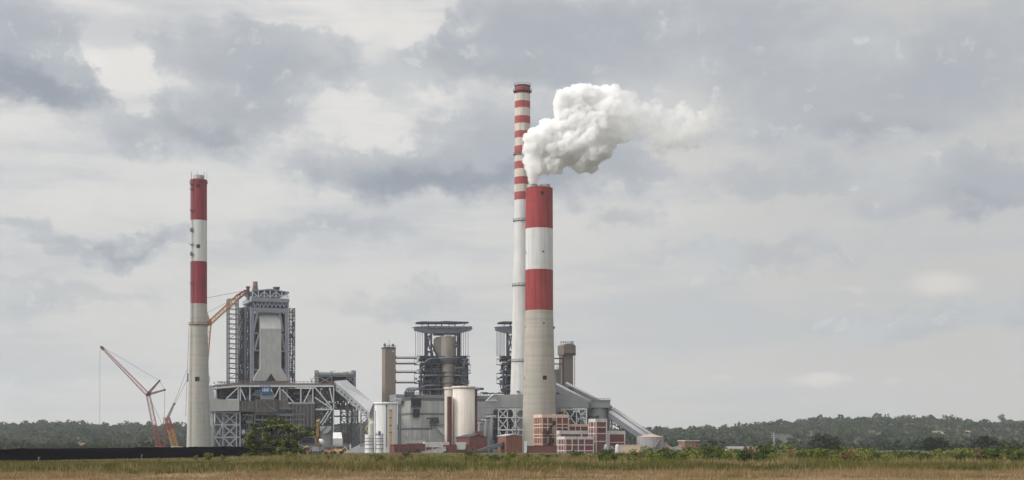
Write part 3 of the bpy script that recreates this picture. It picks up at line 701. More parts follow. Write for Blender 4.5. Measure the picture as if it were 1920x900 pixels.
# ------------------------------------------------------------------ filter building below it
def filter_building():
    f = Frame(400, 952, 10)
    t = thing('filter_building', 'low grey steel-framed filter building with white trusses right of the slim left chimney', 'filter building', f.at(30, 12, 0))
    mb = MB(); f.prism(mb, [(398, 724), (404, 721), (470, 718.6), (627, 718.6), (627, 722.6), (470, 722.8), (404, 725.5), (398, 727.5)], -1, 34)
    mb.build('roof_deck', 'deck', t)
    mb = MB(); rail(mb, [f.P(430, 718.4, -.5), f.P(520, 718.4, -.5), f.P(626, 718.4, -.5)], 1.2, .18, 2.4); mb.build('roof_rail', 'rust', t)
    mb = MB()
    f.beam(mb, (399, 728), (446, 724), 1.1, -1.4); f.beam(mb, (446, 724), (626, 724), 1.1, -1.4)
    for px, y1 in ((405, 750), (446.5, 752), (450.5, 752), (468.5, 752), (525, 757), (564, 757), (586.5, 758), (625.5, None)): f.box(mb, px - 1.05, px + 1.05, 724, y1, -1.3, 0)
    for px in (400, 446, 525, 586.5, 625.5): f.box(mb, px - 1.2, px + 1.2, 724, None, 26, 28)
    for a, b in (((446, 727), (424, 748)), ((452, 730), (460.5, 750)), ((400, 730), (404, 748)), ((529, 730), (552, 756)), ((584, 725), (570, 754)), ((515, 745), (524, 726)), ((590, 726), (622, 764)),
                 ((590, 745), (621, 766)), ((623, 768), (604, 797)), ((616, 770), (600, 794)), ((618, 727), (624, 755)), ((507, 728), (515, 745))): f.beam(mb, a, b, .72, -1.5)
    f.beam(mb, (592, 767.5), (624, 767.5), 1.0, -1.5); f.beam(mb, (526, 756), (590, 756), 1.3, -1.5)
    f.beam(mb, (424, 749), (446, 749), .8, -1.4)
    mb.build('roof_truss', 'steelw', t)
    mb = MB(); f.box(mb, 404, 590, 728, None, 14, 30); f.box(mb, 590, 600, 726, None, 20, 30); mb.build('core', 'darker', t)  # dark boxes painting the shaded interior behind the trusses
    mb = MB(); f.clutter(mb, 404, 588, 727, 752, 2, 13, 150, .3, .9, nm=3); f.clutter(mb, 400, 590, 774, 846, 3, 13.5, 420, .3, .9, nm=3); f.clutter(mb, 590, 624, 727, 800, 4, 24, 170, .3, .7, nm=3)
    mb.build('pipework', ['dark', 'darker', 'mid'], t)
    mb = MB(); f.box(mb, 527, 540, 729, 752, 3, 8); mb.build('inner_duct', 'ductg', t); mb = MB(); f.box(mb, 576, 586, 740, 756, 4, 9); mb.build('inner_duct', 'ductg', t); mb = MB(); f.prism(mb, [(473, 742), (480, 731), (500, 731), (516, 742)], 3, 9); mb.build('inner_duct', 'ductg', t)
    mb = MB(); f.prism(mb, [(389, 741), (413, 749), (448.5, 749), (448.5, 770), (389, 771.5)], -6, 8); mb.build('outlet_duct', 'duct', t)
    mb = MB()
    f.box(mb, 449, 477.5, 751.5, 772, -4, 10); f.box(mb, 478.2, 519, 748.5, 773.5, -6, 10); f.prism(mb, [(519, 750), (536, 751), (544, 760), (544, 770), (519, 773)], -4, 10); f.box(mb, 546, 590, 757, 801, -2, 10)
    f.prism(mb, [(478.2, 773.5), (519, 773.5), (514, 778), (486, 778)], -5, 8)
    mb.build('dust_chamber', 'brown', t)
    mb = MB(); f.box(mb, 545, 590.5, 754.5, 758, -3, 9); mb.build('chamber_roof', 'ductg', t)
    mb = MB()
    f.beam(mb, (493, 751), (508, 764), .8, -6.6); f.beam(mb, (508, 764), (518, 770), .8, -6.6); f.beam(mb, (553, 765), (566, 776), .5, -2.6)
    for px in (455, 461, 467, 473, 482, 488, 513, 549, 556, 563, 570, 577, 584): f.beam(mb, (px, 752 if px < 540 else 759), (px, 771 if px < 540 else 800), .35, -6.3 if 478 < px < 520 else -4.2)
    for y in (777, 787, 797, 803): f.beam(mb, (478, y), (572, y), .9, -3.5)
    for y in (766, 779): f.beam(mb, (524, y), (550, y), .8, -5)
    for px in (478, 492, 505, 521, 537, 545, 560): f.beam(mb, (px, 774), (px, 846), .7, -3)
    rail(mb, [f.P(480, 777, -4), f.P(545, 777, -4)], 1.2, .2, 2); rail(mb, [f.P(524, 766, -5), f.P(550, 766, -5)], 1.2, .2, 2)
    mb.build('walkway', 'mid', t)
    # braced support tower under the outlet duct
    mb = MB()
    for px in (401, 418, 443.5, 450): f.box(mb, px - 1, px + 1, 772.5, None, -3, -1.5)
    for px in (401, 418, 443.5): f.box(mb, px - .8, px + .8, 772.5, None, 7, 8.5)
    for y in (774, 796.5, 820): f.beam(mb, (399, y), (451, y), .9, -2.4); f.beam(mb, (399, y), (451, y), .7, 7.5)
    for a, b in (((420, 776), (442, 795)), ((442, 776), (420, 795)), ((420, 798), (442, 818)), ((442, 798), (420, 818)), ((420, 822), (442, 843)), ((442, 822), (420, 843)), ((403, 776), (417, 795)), ((403, 820), (417, 798)), ((403, 822), (417, 843))): f.beam(mb, a, b, .8, -2.4)
    mb.build('support_tower', 'steel', t)
    mb = MB()
    f.tower(mb, 391, 398.5, 772, None, -3, 2, 20, .5, .35, 'x'); f.tower(mb, 404, 415, 774, None, 0, 5, 16, .45, .3, 'x'); f.tower(mb, 421, 441, 774, None, 1, 6, 12, .45, .35, 'x')
    f.tower(mb, 393, 398, 723, 748, -1, 4, 8, .5, .35, 'x'); f.clutter(mb, 400, 450, 776, 845, 1, 7, 150, .25, .6, nm=2)
    f.clutter(mb, 452, 475, 775, 845, -2, 5, 60, .3, .7, nm=2)
    mb.build('scaffold', ['steel', 'mid'], t)
    mb = MB()
    f.tower(mb, 594, 606, 724, 800, 2, 12, 10, .5, .4, 'x'); f.tower(mb, 608, 624, 724, None, 16, 26, 14, .6, .45, 'x')
    mb.build('bracing', 'mid', t)
    # the drum seen at the right end
    mb = MB(); p = f.P(611, 800, -1); r = 12 * .36; z = lambda y: f.P(611, y, 0).z
    mb.lathe(p.x, p.y + 4, [(r * .9, z(845)), (r, z(832)), (r, z(800)), (r * .96, z(798.5))], 32); mb.build('hopper_drum', 'ductg', t)
    mb = MB(); f.prism(mb, [(600, 806), (603, 811), (608, 813.5), (614, 812), (620, 806), (621, 799), (600, 799)], -3.2, -1); mb.build('drum_hood', 'duct', t)
    mb = MB(); f.beam(mb, (601, 811), (612, 799), .5, -4); f.beam(mb, (612, 799), (616, 797), .5, -4); mb.build('drum_pipe', 'dark', t)
    mb = MB(); f.box(mb, 389.5, 393.5, 705, 718, 2, 4); mb.build('green_board', M['panelw'], t)
    mb = MB(); f.clutter(mb, 400, 430, 715, 720, 4, 14, 26, .2, .4); f.clutter(mb, 475, 540, 714.5, 718.5, 2, 10, 30, .2, .4); mb.build('roof_fittings', 'mid', t)
    # light boxes of plant standing inside the lower bay
    mb = MB()
    for a, b, y in ((453, 459, 806), (453, 459, 822), (462, 466, 815), (410, 414, 808), (466, 474, 812)): f.box(mb, a, b, y, y + 8, -1, 3)
    mb.build('switch_box', 'steelw', t)
filter_building()
def blue_gantry():
    f = Frame(490, 940, 10); t = thing('gantry_crane', 'small bright blue gantry with railings standing on the filter building', 'gantry', f.P(500, 748, 1))
    mb = MB(); f.box(mb, 491, 512, 734, 739, -1, 4); mb.build('girder', 'blue', t)
    mb = MB()
    for px in (488.5, 494, 499, 504, 507): f.beam(mb, (px, 716 + random.uniform(0, 4)), (px, 736), .3, 0)
    for y in (719, 724, 728): f.beam(mb, (488, y), (507, y), .3, 0)
    rail(mb, [f.P(474, 742, -1), f.P(491, 737, -1)], 1.6, .22, 1.3); f.beam(mb, (492, 712), (492, 720), .25, 1)
    mb.build('railing', 'blue', t)
    mb = MB(); f.box(mb, 492, 505, 727, 734, 0, 3); mb.build('cabin', 'steelw', t)
    mb = MB(); f.box(mb, 488, 514, 739.2, 748.5, 1, 4); mb.build('support', 'ductg', t)
blue_gantry()

# ------------------------------------------------------------------ transfer tower and inclined conveyor gallery
def transfer_tower():
    f = Frame(592, 985, 8)
    t = thing('transfer_tower', 'open steel conveyor transfer tower at the top of the sloping grey gallery', 'transfer tower', f.at(12, 6, 0))
    mb = MB(); f.box(mb, 595, 667, 698.5, 702.5, -1, 12); f.box(mb, 596, 665, 703, 706, 0, 11, 0); mb.build('roof', 'ductg', t)
    mb = MB()
    for px in (593, 597.5, 622, 650, 664, 666.5): f.box(mb, px - .9, px + .9, 697, None if px not in (622,) else 725, -1, .5); f.box(mb, px - .8, px + .8, 697, None, 11, 12.4)
    for a, b in (((599, 707), (620, 718)), ((620, 707), (599, 718)), ((652, 706), (663, 718)), ((624, 716), (648, 716)), ((663, 706), (652, 716))): f.beam(mb, a, b, .8, -.8)
    f.tower(mb, 590.5, 597, 695, 725, 1, 5, 6, .5, .35, 'x'); f.tower(mb, 660, 666.5, 695, 728, 1, 5, 6, .5, .35, 'x')
    for y in (765, 780.5, 797): f.beam(mb, (625, y), (672, y), 1.0, 1)
    f.tower(mb, 639, 652, 760, None, 0, 8, 7, .9, .5, 'x'); f.tower(mb, 652.5, 660, 760, None, 6, 13, 9, .8, .5, 'x'); f.tower(mb, 661, 671, 762, None, 0, 8, 7, .9, .5, 'x')
    f.box(mb, 625, 662, 764, 768, 2, 10)
    for px in (640, 655): f.box(mb, px - .8, px + .8, 736, 766, 1, 2)
    mb.build('frame', 'mid', t)
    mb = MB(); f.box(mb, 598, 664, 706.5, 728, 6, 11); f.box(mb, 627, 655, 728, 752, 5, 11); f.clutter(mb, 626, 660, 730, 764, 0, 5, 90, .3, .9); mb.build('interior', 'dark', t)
    mb = MB(); f.clutter(mb, 594, 666, 695, 699, 0, 10, 30, .2, .4, .8); f.beam(mb, (583, 716), (592, 702), .4, 1); f.beam(mb, (582, 709), (586, 718), .4, 1); mb.build('roof_fittings', 'mid', t)
transfer_tower()
def gallery_conveyor(name, label, top, side, ext, m1, base, grp=None):
    pass
def conveyor_left():
    Yt, Yb = 968, 915
    A, B = W(627, 715, Yt), W(650, 713, Yt + 14)
    C, D = W(700, 756, Yb + 6), W(693, 774, Yb)
    t = thing('conveyor_gallery', 'grey enclosed conveyor gallery sloping down from the transfer tower to the white silo', 'conveyor', (D.x, D.y, 0), 'enclosed conveyor galleries')
    dz1, dz2 = Vector((0, 0, -5.6)), Vector((0, 0, -4.3)); mb = MB()
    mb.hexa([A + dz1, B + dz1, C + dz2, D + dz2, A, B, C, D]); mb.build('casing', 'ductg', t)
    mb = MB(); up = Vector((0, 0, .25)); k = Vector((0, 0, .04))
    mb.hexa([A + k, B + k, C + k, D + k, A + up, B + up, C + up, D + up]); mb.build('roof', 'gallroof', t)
    mb = MB()
    for i in range(9):
        q = (A + dz1).lerp(D + dz2, .12 + i * .1) + Vector((-.15, -.15, 2.6)); mb.box(q.x - .5, q.x + .5, q.y - .2, q.y + .2, q.z - .5, q.z + .5)
    mb.build('side_window', 'dark', t)
    mb = MB(); p = (A + dz1).lerp(D + dz2, .93); 
    for dx in (-4, 0): mb.beam((p.x + dx, p.y + 1, 0), p + Vector((dx, 1, 1.5 - dx * .4)), .8)
    for k in range(6): mb.beam((p.x - 4, p.y + 1, k * 4.), (p.x, p.y + 1, k * 4. + 4), .45); mb.beam((p.x - 4, p.y + 1, k * 4. + 4), (p.x, p.y + 1, k * 4. + 4), .45)
    q = (A + dz1).lerp(D + dz2, .6)
    mb.build('trestle', 'mid', t)
conveyor_left()

# ------------------------------------------------------------------ white silo group
def silo(name, label, px, Y, r, py0, m, group=None, cap=True, rings=(), z1=None, roof='flat', parts=()):
    s = Y / FPX; x = Xp(px, Y); t = thing(name, label, 'silo', (x, Y, 0), group); zt = Zp(py0, Y); mb = MB()
    if roof == 'flat': pr = [(r * s, -.2), (r * s, zt)]
    else: pr = [(r * s, -.2), (r * s, zt), (r * s * .12, zt + r * s * .12)]
    mb.lathe(x, Y, pr, 48); sh = mb.build('shell', m, t)
    if cap:
        mb = MB(); mb.lathe(x, Y, [(r * s * .98, zt - .9), (r * s + .45, zt - .9), (r * s + .45, zt + .5), (r * s * .98, zt + .5)], 48)
        mb.build('cap', m, t)
    for py in rings:
        mb = MB(); z = Zp(py, Y); mb.lathe(x, Y, [(r * s - .05, z - .15), (r * s + .3, z - .15), (r * s + .3, z + .15), (r * s - .05, z + .15)], 40, cap=False); mb.build('hoop', 'mid', sh)
    return t, x, s
def silos_white():
    Y = 905
    t, x, s = silo('silo', 'tall white silo with an ochre stripe at the foot of the sloping gallery', 723.5, Y, 21.5, 756, 'whiteb', 'white silos')
    def strip(px, w, py0, py1, m, nm, out=.25):
        dx = (px - 723.5) * s; r = 21.5 * s + out; a = math.asin(dx / r); w = w * s / 2; mb = MB()
        for k in (0,):
            e = Vector((math.cos(a), math.sin(a), 0)); g = Vector((math.sin(a), -math.cos(a), 0)); c = Vector((x, Y, 0)) + g * (r - .3)
            mb.hexa([c - e * w - g * .3 + Vector((0, 0, Zp(py1, Y))), c + e * w - g * .3 + Vector((0, 0, Zp(py1, Y))), c + e * w + g * .3 + Vector((0, 0, Zp(py1, Y))), c - e * w + g * .3 + Vector((0, 0, Zp(py1, Y))),
                     c - e * w - g * .3 + Vector((0, 0, Zp(py0, Y))), c + e * w - g * .3 + Vector((0, 0, Zp(py0, Y))), c + e * w + g * .3 + Vector((0, 0, Zp(py0, Y))), c - e * w + g * .3 + Vector((0, 0, Zp(py0, Y)))])
        mb.build(nm, m, t)
    strip(734.3, 4.6, 768, 834, 'yellow', 'stripe')
    for y in (769, 783, 797, 810): strip(734.3, 5.4, y, y + 1.6, 'deck', 'bracket', .5)
    strip(726.7, 1.6, 762, 838, 'mid', 'ladder', .5); strip(727, 2.6, 760, 763, 'dark', 'cable_box', .6)
    strip(704.5, .8, 770, 848, 'steel', 'pipe', .4)
    silo('silo', 'plain white silo half hidden behind the one with the ochre stripe', 703, 928, 9.5, 758, 'whiteb', 'white silos')
    t2, x2, s2 = silo('silo', 'small white banded silo with a yellow filter head, left of the tall white silo', 692.5, 880, 8.3, 815, 'whiteb', 'white silos', False, (822, 827, 833, 841))
    mb = MB(); mb.lathe(Xp(695.5, 882), 882, [(5.2 * s2, Zp(815, 880)), (5.2 * s2, Zp(796, 880)), (4.6 * s2, Zp(793, 880)), (1.5 * s2, Zp(791, 880))], 24); mb.build('filter_head', 'panelw', t2)
    mb = MB()
    for k in range(14): a = k * .55; mb.beam((Xp(689, 878) + math.cos(a) * 1.0, 878 + math.sin(a) * .8, Zp(814 - k * 1.7, 880)), (Xp(689, 878) + math.cos(a + .6) * 1.0, 878 + math.sin(a + .6) * .8, Zp(812 - k * 1.7, 880)), .45)
    mb.build('spiral_stair', 'yellow', t2)
    t3, x3, s3 = silo('silo', 'small white banded silo with a railed top, right of its yellow-headed twin', 711.5, 880, 7.3, 817, 'whiteb', 'white silos', False, (822, 827, 833, 841))
    mb = MB(); ring = [Vector((x3 + math.cos(a) * 7 * s3, 880 + math.sin(a) * 7 * s3, Zp(817, 880))) for a in np.linspace(0, 6.283, 17)]; rail(mb, ring, 1.2, .15, 3)
    mb.lathe(x3, 880, [(.8, Zp(817, 880)), (.8, Zp(811, 880)), (1.1, Zp(810, 880)), (.3, Zp(808, 880))], 12); mb.build('top_rail', 'mid', t3)
    # steel ladder tower between silo and hall
    f = Frame(746, 925, 0); t = thing('stair_tower', 'narrow lattice stair tower between the white silo and the clad hall', 'stair tower', f.at(0, 0, 0)); mb = MB()
    f.tower(mb, 746.5, 751, 757, None, 0, 3, 22, .4, .28, 'x'); mb.build('lattice', 'mid', t)
    mb = MB(); f.box(mb, 738, 752, 746.5, 748.5, 0, 4); f.tower(mb, 738, 750.5, 748.5, 757, 0, 4, 2, .5, .3, 'x'); mb.build('landing', 'steel', t)
silos_white()
def silo_cream():
    Y = 915; t, x, s = silo('silo', 'big cream silo with maroon strips in front of the clad hall', 869.3, Y, 21.2, 726, 'cream', 'cream silos', True, roof='cone')
    mb = MB(); mb.box(Xp(886.5, Y), Xp(894.5, Y), Y + 1, Y + 5, Zp(838, Y), Zp(729.5, Y)); mb.build('maroon_shaft', 'maroon', t)
    mb = MB(); mb.beam(W(848.5, 728, Y - 1), W(848.5, 743, Y - 1), .9); mb.build('pipe', 'dark', t)
    t2, x2, s2 = silo('silo', 'narrow cream silo with a maroon shaft on the left flank of the big cream silo', 843, 922, 9.5, 728, 'cream', 'cream silos', True)
    mb = MB(); mb.box(Xp(838.5, 908), Xp(846.5, 908), 908, 913, 0, Zp(743.5, 908)); mb.build('maroon_shaft', 'brickd', t2)
    mb = MB(); mb.box(Xp(842.5, 907), Xp(844, 907), 907, 908.2, 0, Zp(743, 907)); mb.build('drain_pipe', 'maroon', t2)
silo_cream()

# ------------------------------------------------------------------ clad hall
def hall():
    f = Frame(770, 965, 22)
    t = thing('turbine_hall', 'long pale clad hall with dark window bands under the old boiler towers', 'hall', f.at(40, 14, 0)); u1 = f.U(960); L = 27
    z = lambda y: f.P(770, y).z
    mb = MB(); f.ubox(mb, 0, u1, 0, L, 0, z(747)); hw = mb.build('wall', 'clad', t)
    mb = MB()
    for a, b, uu in ((746.6, 751, u1 + .05), (774, 778, u1 + .05), (802, 806, f.U(806))): f.ubox(mb, -.12, uu, -.12, L - .1, z(b), z(a))
    mb.build('window_band', 'cladd', hw)
    mb = MB(); f.ubox(mb, -.5, u1 + .3, -.5, L + .3, z(746.4), z(745.2)); f.ubox(mb, 2, u1, 8, L, z(745.1), z(739)); mb.build('roof', 'roofg', t)
    mb = MB(); f.box(mb, 743, 775, 739.5, 752, 14, 30); mb.build('annex', 'ductg', t)
    mb = MB(); f.box(mb, 772.5, 789.5, 747.5, 761.5, -2.2, -.2); f.box(mb, 775.5, 786.5, 768.5, 782, -1.6, -.2); io = mb.build('intake_opening', 'black', t)
    mb = MB(); f.box(mb, 771.8, 790.2, 746.3, 747.4, -2.4, 0); f.box(mb, 774.8, 787.2, 767.4, 768.4, -2, 0); f.box(mb, 772, 790, 761.6, 762.6, -2.4, 0); mb.build('intake_frame', 'dark', io)
    mb = MB(); rail(mb, [f.at(2, 8.2, z(739)), f.at(u1, 8.2, z(739))], 1.4, .22, 2.5); f.clutter(mb, 900, 958, 735.5, 739, 10, 20, 40, .3, .6); mb.build('roof_rail', 'dark', t)
    mb = MB()
    f.beam(mb, (800, 784.5), (822, 783.5), .9, -3); f.box(mb, 812, 822, 784, 791, -4, -2); f.beam(mb, (809, 785), (809, 838), .7, -3); f.beam(mb, (813, 790), (813, 796), .5, -3); f.beam(mb, (805, 798), (832, 797), .5, -3); f.clutter(mb, 806, 823, 783, 796, -4.5, -1, 24, .25, .5); mb.build('loading_arm', 'dark', t)
    mb = MB(); f.prism(mb, [(806, 806), (832, 806), (832, 840), (806, 840)], -3.5, -.5); mb.build('lean_to', 'duct', t)
    mb = MB(); f.prism(mb, [(751, 806), (767, 822), (767, 840), (751, 840)], -8, -1); mb.build('chute', 'duct', t)
    mb = MB(); f.prism(mb, [(820, 803), (832.5, 803), (832.5, 816)], -6, -3.8); mb.build('chute', 'white', t)
    mb = MB(); f.box(mb, 767, 798, 822.5, 829, -9, -2); mb.build('low_store', 'duct', t)
    for cx in (768, 885):      # bent exhaust pipes on the roof
        mb = MB(); c = f.P(cx, 745, 5)
        for k in range(4):
            p = c + f.ex * (k * 1.9 - 3); zz = f.P(cx, 745, 5).z
            mb.tube([p + Vector((0, 0, 0)), p + Vector((0, 0, 3.6)), p + Vector((.8, .6, 5.2)), p + Vector((2.4, 2, 6.0)), p + Vector((5, 5, 6.2))], .95, 10)
        mb.build('exhaust_pipe', 'mid', t)
hall()

# ------------------------------------------------------------------ old boiler towers (two alike)
def boiler_tower():
    Y = 1000.0; f = Frame(780, Y, 4)
    t = thing('boiler_tower', 'dark steel boiler tower with hanging rods and fat duct, behind the cream silo', 'boiler tower', f.at(18, 10, 0), 'old boiler towers with flat canopy roofs')
    mb = MB(); f.prism(mb, [(779, 604.4), (790, 602.4), (824, 602.8), (836, 601.6), (848, 602.4), (878, 603.2), (879, 604.6), (850, 606.6), (836, 606.0), (790, 606.4), (779, 605.6)], -2, 7); mb.build('canopy_roof', 'dark', t)
    mb = MB(); f.prism(mb, [(777, 612.5), (806, 611), (880, 612), (884, 611), (883.5, 619), (862, 624.5), (800, 625.5), (777, 619.5)], -1, 2); f.prism(mb, [(777, 612.5), (880, 612), (883, 619), (862, 624.5), (800, 625.5), (777, 619.5)], 12, 14)
    for px in (778, 806, 832, 860, 882): a_ = f.P(px, 615.5, 2); mb.beam(a_, a_ + f.ey * 10, 1.6, 2.0)
    f.box(mb, 805, 862, 612.2, 615.2, -1.6, -1.1); f.box(mb, 812, 857, 617, 628, 1, 8); f.beam(mb, (772, 614.5), (780, 614.2), .5, 0); f.beam(mb, (883, 612), (885, 617), .8, 0)
    mb.build('roof_girder', 'girder', t)
    mb = MB()
    for px in (803, 828, 853): f.box(mb, px - 1, px + 1, 607, 612.5, 0, 2)
    for px in (790, 815, 840, 868): f.beam(mb, (px, 612), (px + 4, 607.5), .4, -.5)
    mb.build('roof_post', 'dark', t)
    mb = MB()
    for px, v in ((797.5, 0), (808.5, -1), (858.5, -1), (862, 10), (800, 12)): f.box(mb, px - 1.9, px + 1.9, 624, 739, v, v + 2.5)
    for a, b in (((800, 628), (806, 655)), ((806, 628), (799, 662)), ((798, 632), (810, 629)), ((812, 655), (826, 674)), ((810, 645), (822, 676)), ((854, 640), (861, 652)), ((861, 640), (854, 652))): f.beam(mb, a, b, 1.0, 0)
    mb.build('column', 'dark', t)
    mb = MB()
    for i, px in enumerate((779.3, 783.7, 787.5, 791.8, 865.3, 869.2, 873, 877.6)): f.beam(mb, (px, 619), (px, 668 + i % 3), .34, 0); f.beam(mb, (px, 619), (px, 668), .3, 13)
    mb.build('hanger_rod', 'mid', t)
    # fat duct
    c = f.P(840.5, 700, 2); s = Y / FPX; z = lambda y: f.P(840.5, y, 2).z
    mb = MB(); mb.lathe(c.x, c.y, [(13.2 * s, z(746)), (13.2 * s, z(682)), (13.8 * s, z(680)), (14.8 * s, z(674)), (14.4 * s, z(630))], 40)
    fd = mb.build('duct', 'ductb', t)
    mb = MB(); f.prism(mb, [(813, 636), (818, 632), (836, 630), (836, 674), (826, 673), (815, 655), (813, 650)], 1, 7); mb.build('duct_branch', 'ductb', fd)
    mb = MB(); mb.lathe(c.x, c.y, [(14 * s, z(680.5)), (24 * s, z(672.5)), (24 * s, z(670.8)), (14 * s, z(676))], 40, cap=False); mb.build('duct_collar', 'mid', fd)
    mb = MB(); f.beam(mb, (833, 629.5), (852, 629.5), 1.2, -2.4, m=0); mb.build('duct_rim', 'steelw', fd)
    # boiler drum body
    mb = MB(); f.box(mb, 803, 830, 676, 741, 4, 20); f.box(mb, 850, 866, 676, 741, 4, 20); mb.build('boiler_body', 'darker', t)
    mb = MB()
    for y in (667.5, 672, 680.5, 697, 705, 717.5, 728):
        f.box(mb, 785 + (y % 3), 876, y, y + 1.3, -3, 24); 
    for y in (671, 680, 696.5, 717): rail(mb, [f.P(782, y, -3), f.P(822, y, -3)], 1.4, .28, 2.2); rail(mb, [f.P(856, y, -3), f.P(880, y, -3)], 1.4, .28, 2.2)
    for y0 in (671, 681, 697, 717):
        for k in range(6): f.beam(mb, (784 + k * 3.2, y0), (784 + k * 3.2, y0 - 4 + (k % 2)), .4, -3); f.beam(mb, (863 + k * 2.8, y0), (863 + k * 2.8, y0 - 4 + (k % 2)), .4, -3)
    mb.build('platform', 'dark', t)
    mb = MB()
    for y in (729,): f.box(mb, 790, 838, y, y + 1.6, -4, 0)
    f.beam(mb, (792, 735), (792, 729), .6, -3); f.beam(mb, (806, 741), (806, 730), .6, -3); mb.build('rusty_beam', 'deck', t)
    mb = MB()
    f.clutter(mb, 784, 826, 672, 741, -2, 8, 230, .3, .9, nm=3); f.clutter(mb, 853, 878, 672, 741, -2, 8, 160, .3, .9, nm=3)
    f.clutter(mb, 794, 812, 655, 675, -2, 10, 40, .3, .9, nm=3)
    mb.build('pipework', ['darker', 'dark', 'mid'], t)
    mb = MB()
    def sq(pts, r=.42, v=-3.5): mb.tube([f.P(a, b, v) for a, b in pts], r, 8)
    sq([(792, 673), (777, 673), (777, 684), (792, 684)]); sq([(792, 700), (777, 700), (777, 709), (782, 709), (782, 711), (777, 711), (777, 719), (792, 719)]); sq([(866, 683.5), (881.5, 683.5), (881.5, 700), (866, 700)]); sq([(866, 674), (880, 674), (880, 682), (868, 682)], .35)
    sq([(866, 704), (870, 704), (870, 710), (876, 714), (880, 719), (866, 719)], .4)
    sq([(824, 672), (806, 673), (799, 677), (797, 684), (796, 688), (791, 689), (789, 694), (789, 735)], .75); sq([(830, 704), (798, 704), (794, 708), (794, 730)], .65); sq([(826, 723), (800, 723), (790, 726), (787, 735)], .8); sq([(852, 690), (866, 690), (870, 684), (871, 676)], .6); sq([(852, 704), (868, 704), (870, 709)], .55)
    mb.build('steam_pipe', 'girder', t)
    return t
def copy_tree(o, parent=None):
    c = o.copy(); COL.objects.link(c); c.parent = parent
    for ch in list(o.children): copy_tree(ch, c)
    return c
BT = boiler_tower()
b2 = copy_tree(BT); b2.location.x += Xp(154, 1000) - Xp(0, 1000) ; b2.location.y += 0
b2['label'] = 'dark steel boiler tower with hanging rods, mostly hidden behind the tallest chimney'

# ------------------------------------------------------------------ lift towers
def lift_left():
    f = Frame(722, 995, 22); t = thing('lift_tower', 'plain taupe concrete lift tower with antennas, left of the old boiler towers', 'tower', f.at(4, 4, 0)); mb = MB()
    f.box(mb, 722.3, 742, 652, None, 0, 8); mb.build('shaft', 'browntower', t)
    mb = MB(); f.box(mb, 721.6, 742.4, 650.8, 652.6, -.4, 8.4); mb.build('coping', 'dark', t)
    mb = MB()
    for px, h in ((720, 7), (721.5, 8.5), (723, 7), (729.5, 15), (731, 6), (735, 5), (737, 5), (738.5, 5), (727, 4)): f.beam(mb, (px, 651), (px, 651 - h), .32 if h < 9 else .22, 3); 
    for px in (720.5, 722.5, 736, 738.5): f.box(mb, px - .6, px + .6, 644.5, 649, 2, 3)
    rail(mb, [f.P(722, 651, 0), f.P(742, 651, 0)], 1.3, .2, 2); mb.build('antenna', 'mid', t)
    mb = MB()
    for y in (671.5, 682, 698, 717.5): f.beam(mb, (742, y), (781, y), 1.0, 3); f.beam(mb, (742, y - 3), (781, y - 3), .2, 3); f.box(mb, 741.6, 743, y - 5, y + .8, 1.5, 5)
    mb.build('footbridge', 'dark', t)
    mb = MB(); f.box(mb, 736, 738.4, 657, 660, -.15, .5); mb.build('lamp', 'steelw', t)
def lift_right():
    f = Frame(1057, 995, 20); t = thing('lift_tower', 'taupe concrete lift tower with overhanging head room, right of the smoking chimney', 'tower', f.at(3, 4, 0)); mb = MB()
    f.box(mb, 1057, 1074.8, 664, None, 0, 9); mb.build('shaft', 'browntower', t)
    mb = MB(); f.prism(mb, [(1057, 664.5), (1057, 647), (1062, 644), (1074, 644), (1079.6, 648.5), (1079.6, 664.5)], -1.6, 10); mb.build('head_room', 'browntower', t)
    mb = MB(); f.prism(mb, [(1058, 650), (1062, 645), (1074, 645), (1078.5, 650)], -1.9, -1.65); mb.build('window_strip', 'roofg', t)
    mb = MB(); f.box(mb, 1058, 1079.8, 661.8, 663.6, -2.2, -1.7); f.box(mb, 1075.5, 1079.8, 664.7, 666, -1, 9); mb.build('sill', 'dark', t)
    mb = MB(); rail(mb, [f.P(1056, 644, 1), f.P(1074.5, 644, 1), f.P(1074.5, 644, 8)], 1.3, .25, 1.8)
    for px in (1051.5, 1053, 1055.5, 1071, 1073.5, 1074.8): f.beam(mb, (px, 644), (px, 639.5), .3, 3)
    mb.build('antenna', 'dark', t)
    mb = MB(); f.box(mb, 1055.6, 1057.4, 652, 722, -.2, 1.2); mb.build('dark_slot', 'dark', t)
    mb = MB()
    for y in (672.2, 682.5): f.beam(mb, (1038, y), (1057, y), .8, 3)
    mb.build('footbridge', 'dark', t)
    mb = MB(); p = f.P(1077.5, 667, 2); mb.beam(p, Vector((p.x, p.y, 30)), .4)
    for k in range(9): mb.beam(p + Vector((-.5, 0, -2.4 * k)), p + Vector((.5, 0, -2.4 * k)), .25)
    mb.build('pole', 'mid', t)
    mb = MB(); f.box(mb, 1042, 1054.5, 692.5, None, 6, 14); mb.build('low_block', 'ductg', t)
    mb = MB(); f.beam(mb, (1044.5, 692), (1044.5, 685), .5, 6); f.beam(mb, (1047, 692), (1047, 688), .4, 6); f.beam(mb, (1042.5, 699), (1055, 699), .4, 5.8); mb.build('vent', 'steel', t)
lift_left(); lift_right()

